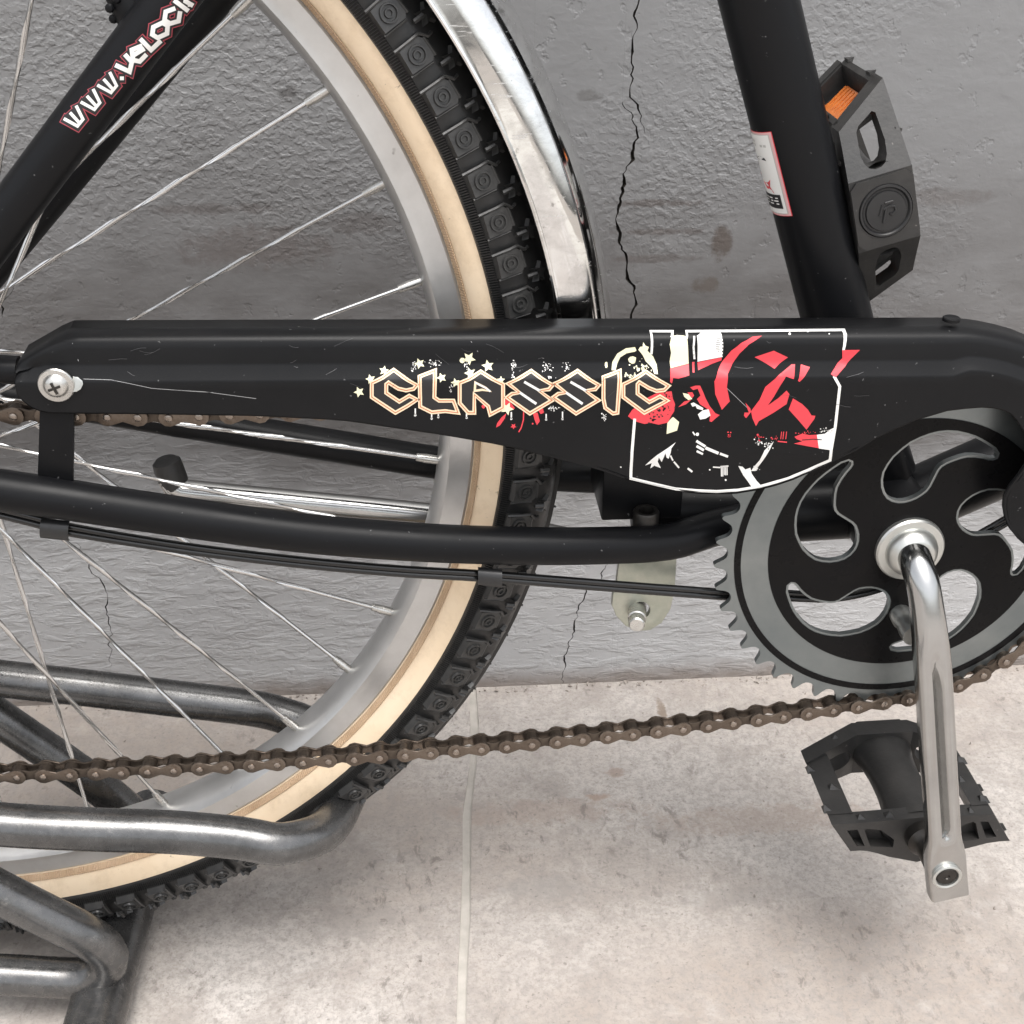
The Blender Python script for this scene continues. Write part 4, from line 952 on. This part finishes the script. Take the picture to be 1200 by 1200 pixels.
p2 = pedal(Vector((CAP.x, -.015+.0792, CAP.z)), (.275, 0, -.961), (0, -1, 0), .62)
p2['label'] = 'upper pedal with a round dust cap and orange reflector beside the seat tube'

# ---- chain
def chain():
    Rp = .0911; path = []
    zl = lambda x: -.1238+math.tan(.0489)*(x+.4481)+.1383*(x+.4481-.22)**2+.0012*max(0, (x+.2)/.2)**2
    low = [(-.500+.02*i, zl(-.500+.02*i)) for i in range(25)]
    jz = low[0][1]
    low = [p for p in low if p[0] < -.012]
    arc = [(AXX+Rp*math.cos(a), AXZ+Rp*math.sin(a)) for a in [math.radians(-86+172*i/30) for i in range(31)]]
    up = [(-.035, .0885), (-.08, .0875), (-.15, .0840), (-.25, .0800), (-.348, .0788), (-.41, .0813), (-.47, .0845)]
    sp = [(-.4924+.0245*math.cos(a), .061+.0245*math.sin(a)) for a in [math.radians(95+85*i/6) for i in range(7)]]
    pu = [(-.515+.021*math.cos(a), jz+.021+.021*math.sin(a)) for a in [math.radians(170+95*i/6) for i in range(7)]]
    pl = [Vector((x, 0, z)) for x, z in low+arc+up+sp+pu]
    dn = []
    for a, b in zip(pl, pl[1:]+pl[:1]):
        n = max(1, int((b-a).length/.0005)); dn += [a.lerp(b, k/n) for k in range(n)]
    # pins every 12.7 mm, in phase with the photograph
    i0 = min(range(len(dn)), key=lambda i: (dn[i]-Vector((-.4481-.0127*4*math.cos(.0489), 0, zl(-.4481-.0508)))).length); dn = dn[i0:]+dn[:i0]
    pins = [dn[0]]
    for p in dn[1:]:
        if (p-pins[-1]).length >= .0127: pins.append(p)
    if (dn[-1]-pins[-1]).length > .0063 and len(pins) % 2: pins.append(pins[-1].lerp(dn[-1], .5))
    if len(pins) % 2: pins = pins[:-1]
    pins = [Bk(p.x, -.0450, p.z) for p in pins]
    def plate(m, y0, y1, r, wst):
        L = .0127; o = []
        for k in range(9): a = math.radians(55+250*k/8); o.append((r*math.cos(a), r*math.sin(a)))
        o.append((L/2, -wst))
        for k in range(9): a = math.radians(-125+250*k/8); o.append((L+r*math.cos(a), r*math.sin(a)))
        o.append((L/2, wst)); m.prism(o, [], lambda u, v, k: Vector((u, y0 if k == 0 else y1, v)))
    mo = MB(); plate(mo, -.0043, -.0033, .0043, .0021); plate(mo, .0033, .0043, .0043, .0021); om = mo.mesh('outer_link', M['chain'], 40, .00025)
    mi = MB(); plate(mi, -.0030, -.0020, .0041, .0023); plate(mi, .0020, .0030, .0041, .0023)
    for x in (0, .0127): mi.lathe((x, 0, 0), AX, [(.0038, -.0019), (.0038, .0019)], 12)
    im = mi.mesh('inner_link', M['chaindark'], 40, .0002)
    pm = MB()
    for p in pins: pm.lathe(p, AX, [(0, -.0053), (.0010, -.0053), (.0017, -.0049), (.0018, -.0043), (.0018, .0043), (.0017, .005), (0, .0052)], 10)
    c = pm.build('chain', M['pin'], BIKE)
    for i, p in enumerate(pins):
        q = pins[(i+1) % len(pins)]; x = (q-p); L = x.length
        if L > .03: continue
        x = x/L; z = Vector((-x.z, 0, x.x))
        link('outer_link' if i % 2 == 1 else 'inner_link', om if i % 2 == 1 else im, c, frame_of(p, x*(L/.0127), AX, z))
    t = MB(); t.lathe(Bk(-.515, -.045, jz+.021), AX, [(.004, -.004), (.018, -.004), (.018, .004), (.004, .004)], 28); t.tube([Bk(-.515, -.052, jz+.021), Bk(-.500, -.054, -.03), Bk(-.4924, -.056, .045)], .005, 12)
    t.build('chain_tensioner', M['darkbolt'], BIKE)
chain()

# ---- cables, clips, kickstand
def small_parts():
    A = [(-120, 575), (-20, 591), (0, 596), (48, 608), (82, 617), (200, 637), (300, 650), (400, 660.5), (480, 667), (560, 671.5), (620, 676), (720, 684), (800, 690), (858, 694), (925, 695), (975, 696), (1030, 685), (1090, 658), (1150, 624), (1230, 578)]
    Y = lambda u: -.062+.012*max(0, min(1, u/560)) if u < 560 else -.050+.014*min(1, (u-560)/300) if u < 860 else -.036+.004*min(1, (u-860)/200)
    for dv in (0, 6.0):
        t = MB(); t.tube(spline([at(u, v+dv+(0 if u > 90 or dv == 0 else 1.5), Y(u)) for u, v in A], .006), .0017 if dv else .0016, 12); t.build('cable', M['cable'], BIKE)
    for (u0, u1, v0, v1, Yc) in ((49, 82, 607, 630, -.0640), (560, 588, 664, 685, -.0520)):
        b = MB(); p = [at(u0, v0, Yc), at(u1, v0+3, Yc), at(u1, v1+1.5, Yc), at(u0, v1-2, Yc)]
        n = 9; rows = []
        for i in range(n):
            a = PI*i/(n-1); y = -.0030*math.sin(a)-.0012; f = .5-.5*math.cos(a)
            rows.append([p[0].lerp(p[3], f)+AX*y, p[0].lerp(p[1], .5).lerp(p[3].lerp(p[2], .5), f)+AX*y, p[1].lerp(p[2], f)+AX*y])
        b.grid(rows); b.grid([[q+AX*.0009 for q in r] for r in rows], flip=True)
        for s in (0, -1): b.grid([[r[s], r[s]+AX*.0009] for r in rows])
        b.build('cable_clip', M['darkplastic'], BIKE, smooth=50)
    # kickstand: plate, pivot bolt, clamp bolt, folded chrome leg on the wall side with a rubber foot
    leg = [at(700, 640, .030), at(620, 622, .055), at(510, 604, .060), at(350, 588, .060), at(215, 575, .060), at(203, 570, .061), at(197, 560, .062)]
    t = MB(); t.tube(spline(leg, .006), .0064, 24); k = t.build('kickstand', M['crank'], BIKE); k['label'] = 'chromed kickstand folded back behind the wheel'
    t = MB(); t.tube([at(209, 577, .061), at(203, 562, .062), at(198, 550, .063), at(195, 541, .0635), at(194, 538, .0635)], [.0066, .0078, .0080, .0076, .0055], 24); t.build('rubber_foot', M['rubber'], k)
    pl = [(727, 640), (795, 640), (793, 657), (791, 692), (786, 714), (776, 730), (762, 739), (748, 740), (733, 734), (722, 722), (717, 710), (718, 698), (722, 685), (725, 662)]
    Yp = -.028; P = {}
    q = [at(u, v, Yp) for u, v in pl]; h = at(750, 716, Yp)
    t = MB(); t.prism([(p.x, p.z) for p in q], [[(h.x+.0052*math.cos(2*PI*i/20), h.z+.0052*math.sin(2*PI*i/20)) for i in range(20)]], lambda u, v, k: Vector((u, Yp if k == 0 else Yp+.0038, v)))
    t.build('stand_plate', M['zinc'], k, bevel=.0006)
    t = MB(); d = Vector((-.18, -1, .04)).normalized(); t.lathe(h+AX*.008, d, [(.0046, 0), (.0046, .016), (.0040, .0165), (.0040, .0215), (.0034, .0222), (0, .0222)], 24); t.build('pivot_bolt', M['bolt'], k)
    c = at(757, 603, -.030); t = MB(); t.lathe(c, (0, 0, 1), [(.0064, -.012), (.0064, .0015), (.0058, .0025), (.0040, .0025), (.0036, -.003), (0, -.003)], 24); t.build('clamp_bolt', M['darkbolt'], k)
small_parts()

# ------------------------------------------------------------------ the rack
def rack():
    R = thing('bike_rack', (-.427, 0, 0), 'worn grey steel tube rack holding the back wheel', 'bike rack')
    r = .0109
    Yn, Yf = -.060, .060
    n0 = [at(u, v, Yn) for u, v in ((-160, 950), (0, 966), (110, 972), (200, 975), (280, 982))]
    xN = at(330, 989, Yn); e1 = at(378, 975, -.046); e2 = at(400, 946, -.020)
    f0 = [at(u, v, Yf) for u, v in ((330, 838), (290, 829), (200, 818), (100, 806), (0, 795), (-160, 776))]
    f1 = at(372, 856, .050)
    end = (e2+f1)/2; end.x += .012; end.z -= .004
    pts = n0+[xN, e1, e2, end, f1]+f0
    m = MB(); m.tube(spline(pts, .006), r, 32); m.build('wheel_hoop', M['rack'], R)
    # side loops: a leg that slopes down to the floor bar and turns back along the floor
    L = [at(u, v, -.060) for u, v in ((-150, 960), (-60, 1014), (0, 1046), (60, 1076), (95, 1093))]
    bend = [at(122, 1112, -.058), at(126, 1130, -.057), at(108, 1143, -.0565), at(80, 1146, -.056)]
    run = [at(u, v, -.055) for u, v in ((0, 1142), (-80, 1140), (-200, 1136))]
    m = MB(); m.tube(spline(L+bend+run, .005), r, 32); m.build('side_loop', M['rack'], R)
    Lf = [at(u, v, .060) for u, v in ((-160, 735), (-60, 800), (0, 842), (75, 893), (120, 925), (150, 950))]
    zf = .030
    bf = [Vector((Lf[-1].x+.016, .060, Lf[-1].z-.022)), Vector((Lf[-1].x+.010, .060, zf+.004)), Vector((Lf[-1].x-.02, .060, zf)), Vector((Lf[-1].x-.12, .060, zf))]
    m = MB(); m.tube(spline(Lf+bf, .005), r, 32); m.build('side_loop', M['rack'], R)
    # floor bar under the wheel
    b0, b1 = atz(155, 1040, .0165), atz(107, 1215, .0165); d = (b1-b0).normalized()
    m = MB(); m.tube([b0-d*.070, b0, b1, b1+d*.9], .0162, 36); m.build('floor_bar', M['rack'], R)
    m = MB(); rnd = random.Random(5)
    for q0, q1 in (((78, 1158), (106, 1150)), ((106, 1150), (122, 1126)), ((122, 1126), (126, 1108))):
        a, b = at(*q0, -.062), at(*q1, -.062)
        for i in range(6):
            p = a.lerp(b, i/6)+Vector((0, 0, rnd.uniform(-.001, .001))); m.lathe(p, AX, [(0, -.0045), (.0032, -.003), (.0045, 0), (.0032, .003), (0, .0045)], 9)
    m.build('weld', M['weld'], R)
rack()

# ------------------------------------------------------------------ grit on the floor
def grit():
    m = MB(); rnd = random.Random(21)
    def bit(p, q):
        vs = [p+Vector((rnd.uniform(-1, 1)*q, rnd.uniform(-1, 1)*q, rnd.uniform(.1, 1.0)*q)) for _ in range(4)]
        m.add(vs+[p+Vector((0, 0, -.2*q))], [(0, 1, 2), (0, 2, 3), (0, 3, 1), (1, 3, 2), (0, 1, 4), (1, 2, 4), (2, 3, 4)])
    for _ in range(420):
        q = abs(rnd.gauss(0, .0011))+.0004; bit(Vector((rnd.uniform(-.75, .35), WALL_Y-abs(rnd.gauss(0, .004))-q, 0)), q)
    for _ in range(260):
        q = abs(rnd.gauss(0, .0007))+.0003; bit(Vector((rnd.uniform(-.75, .40), rnd.uniform(-.45, .21), 0)), q)
    tag(m.build('grit', M['grit'], smooth=None), kind='stuff')
M['grit'] = worn('floor_grit', (.16, .13, .11), (.42, .38, .34), (.7, .9), 0, 300)
grit()
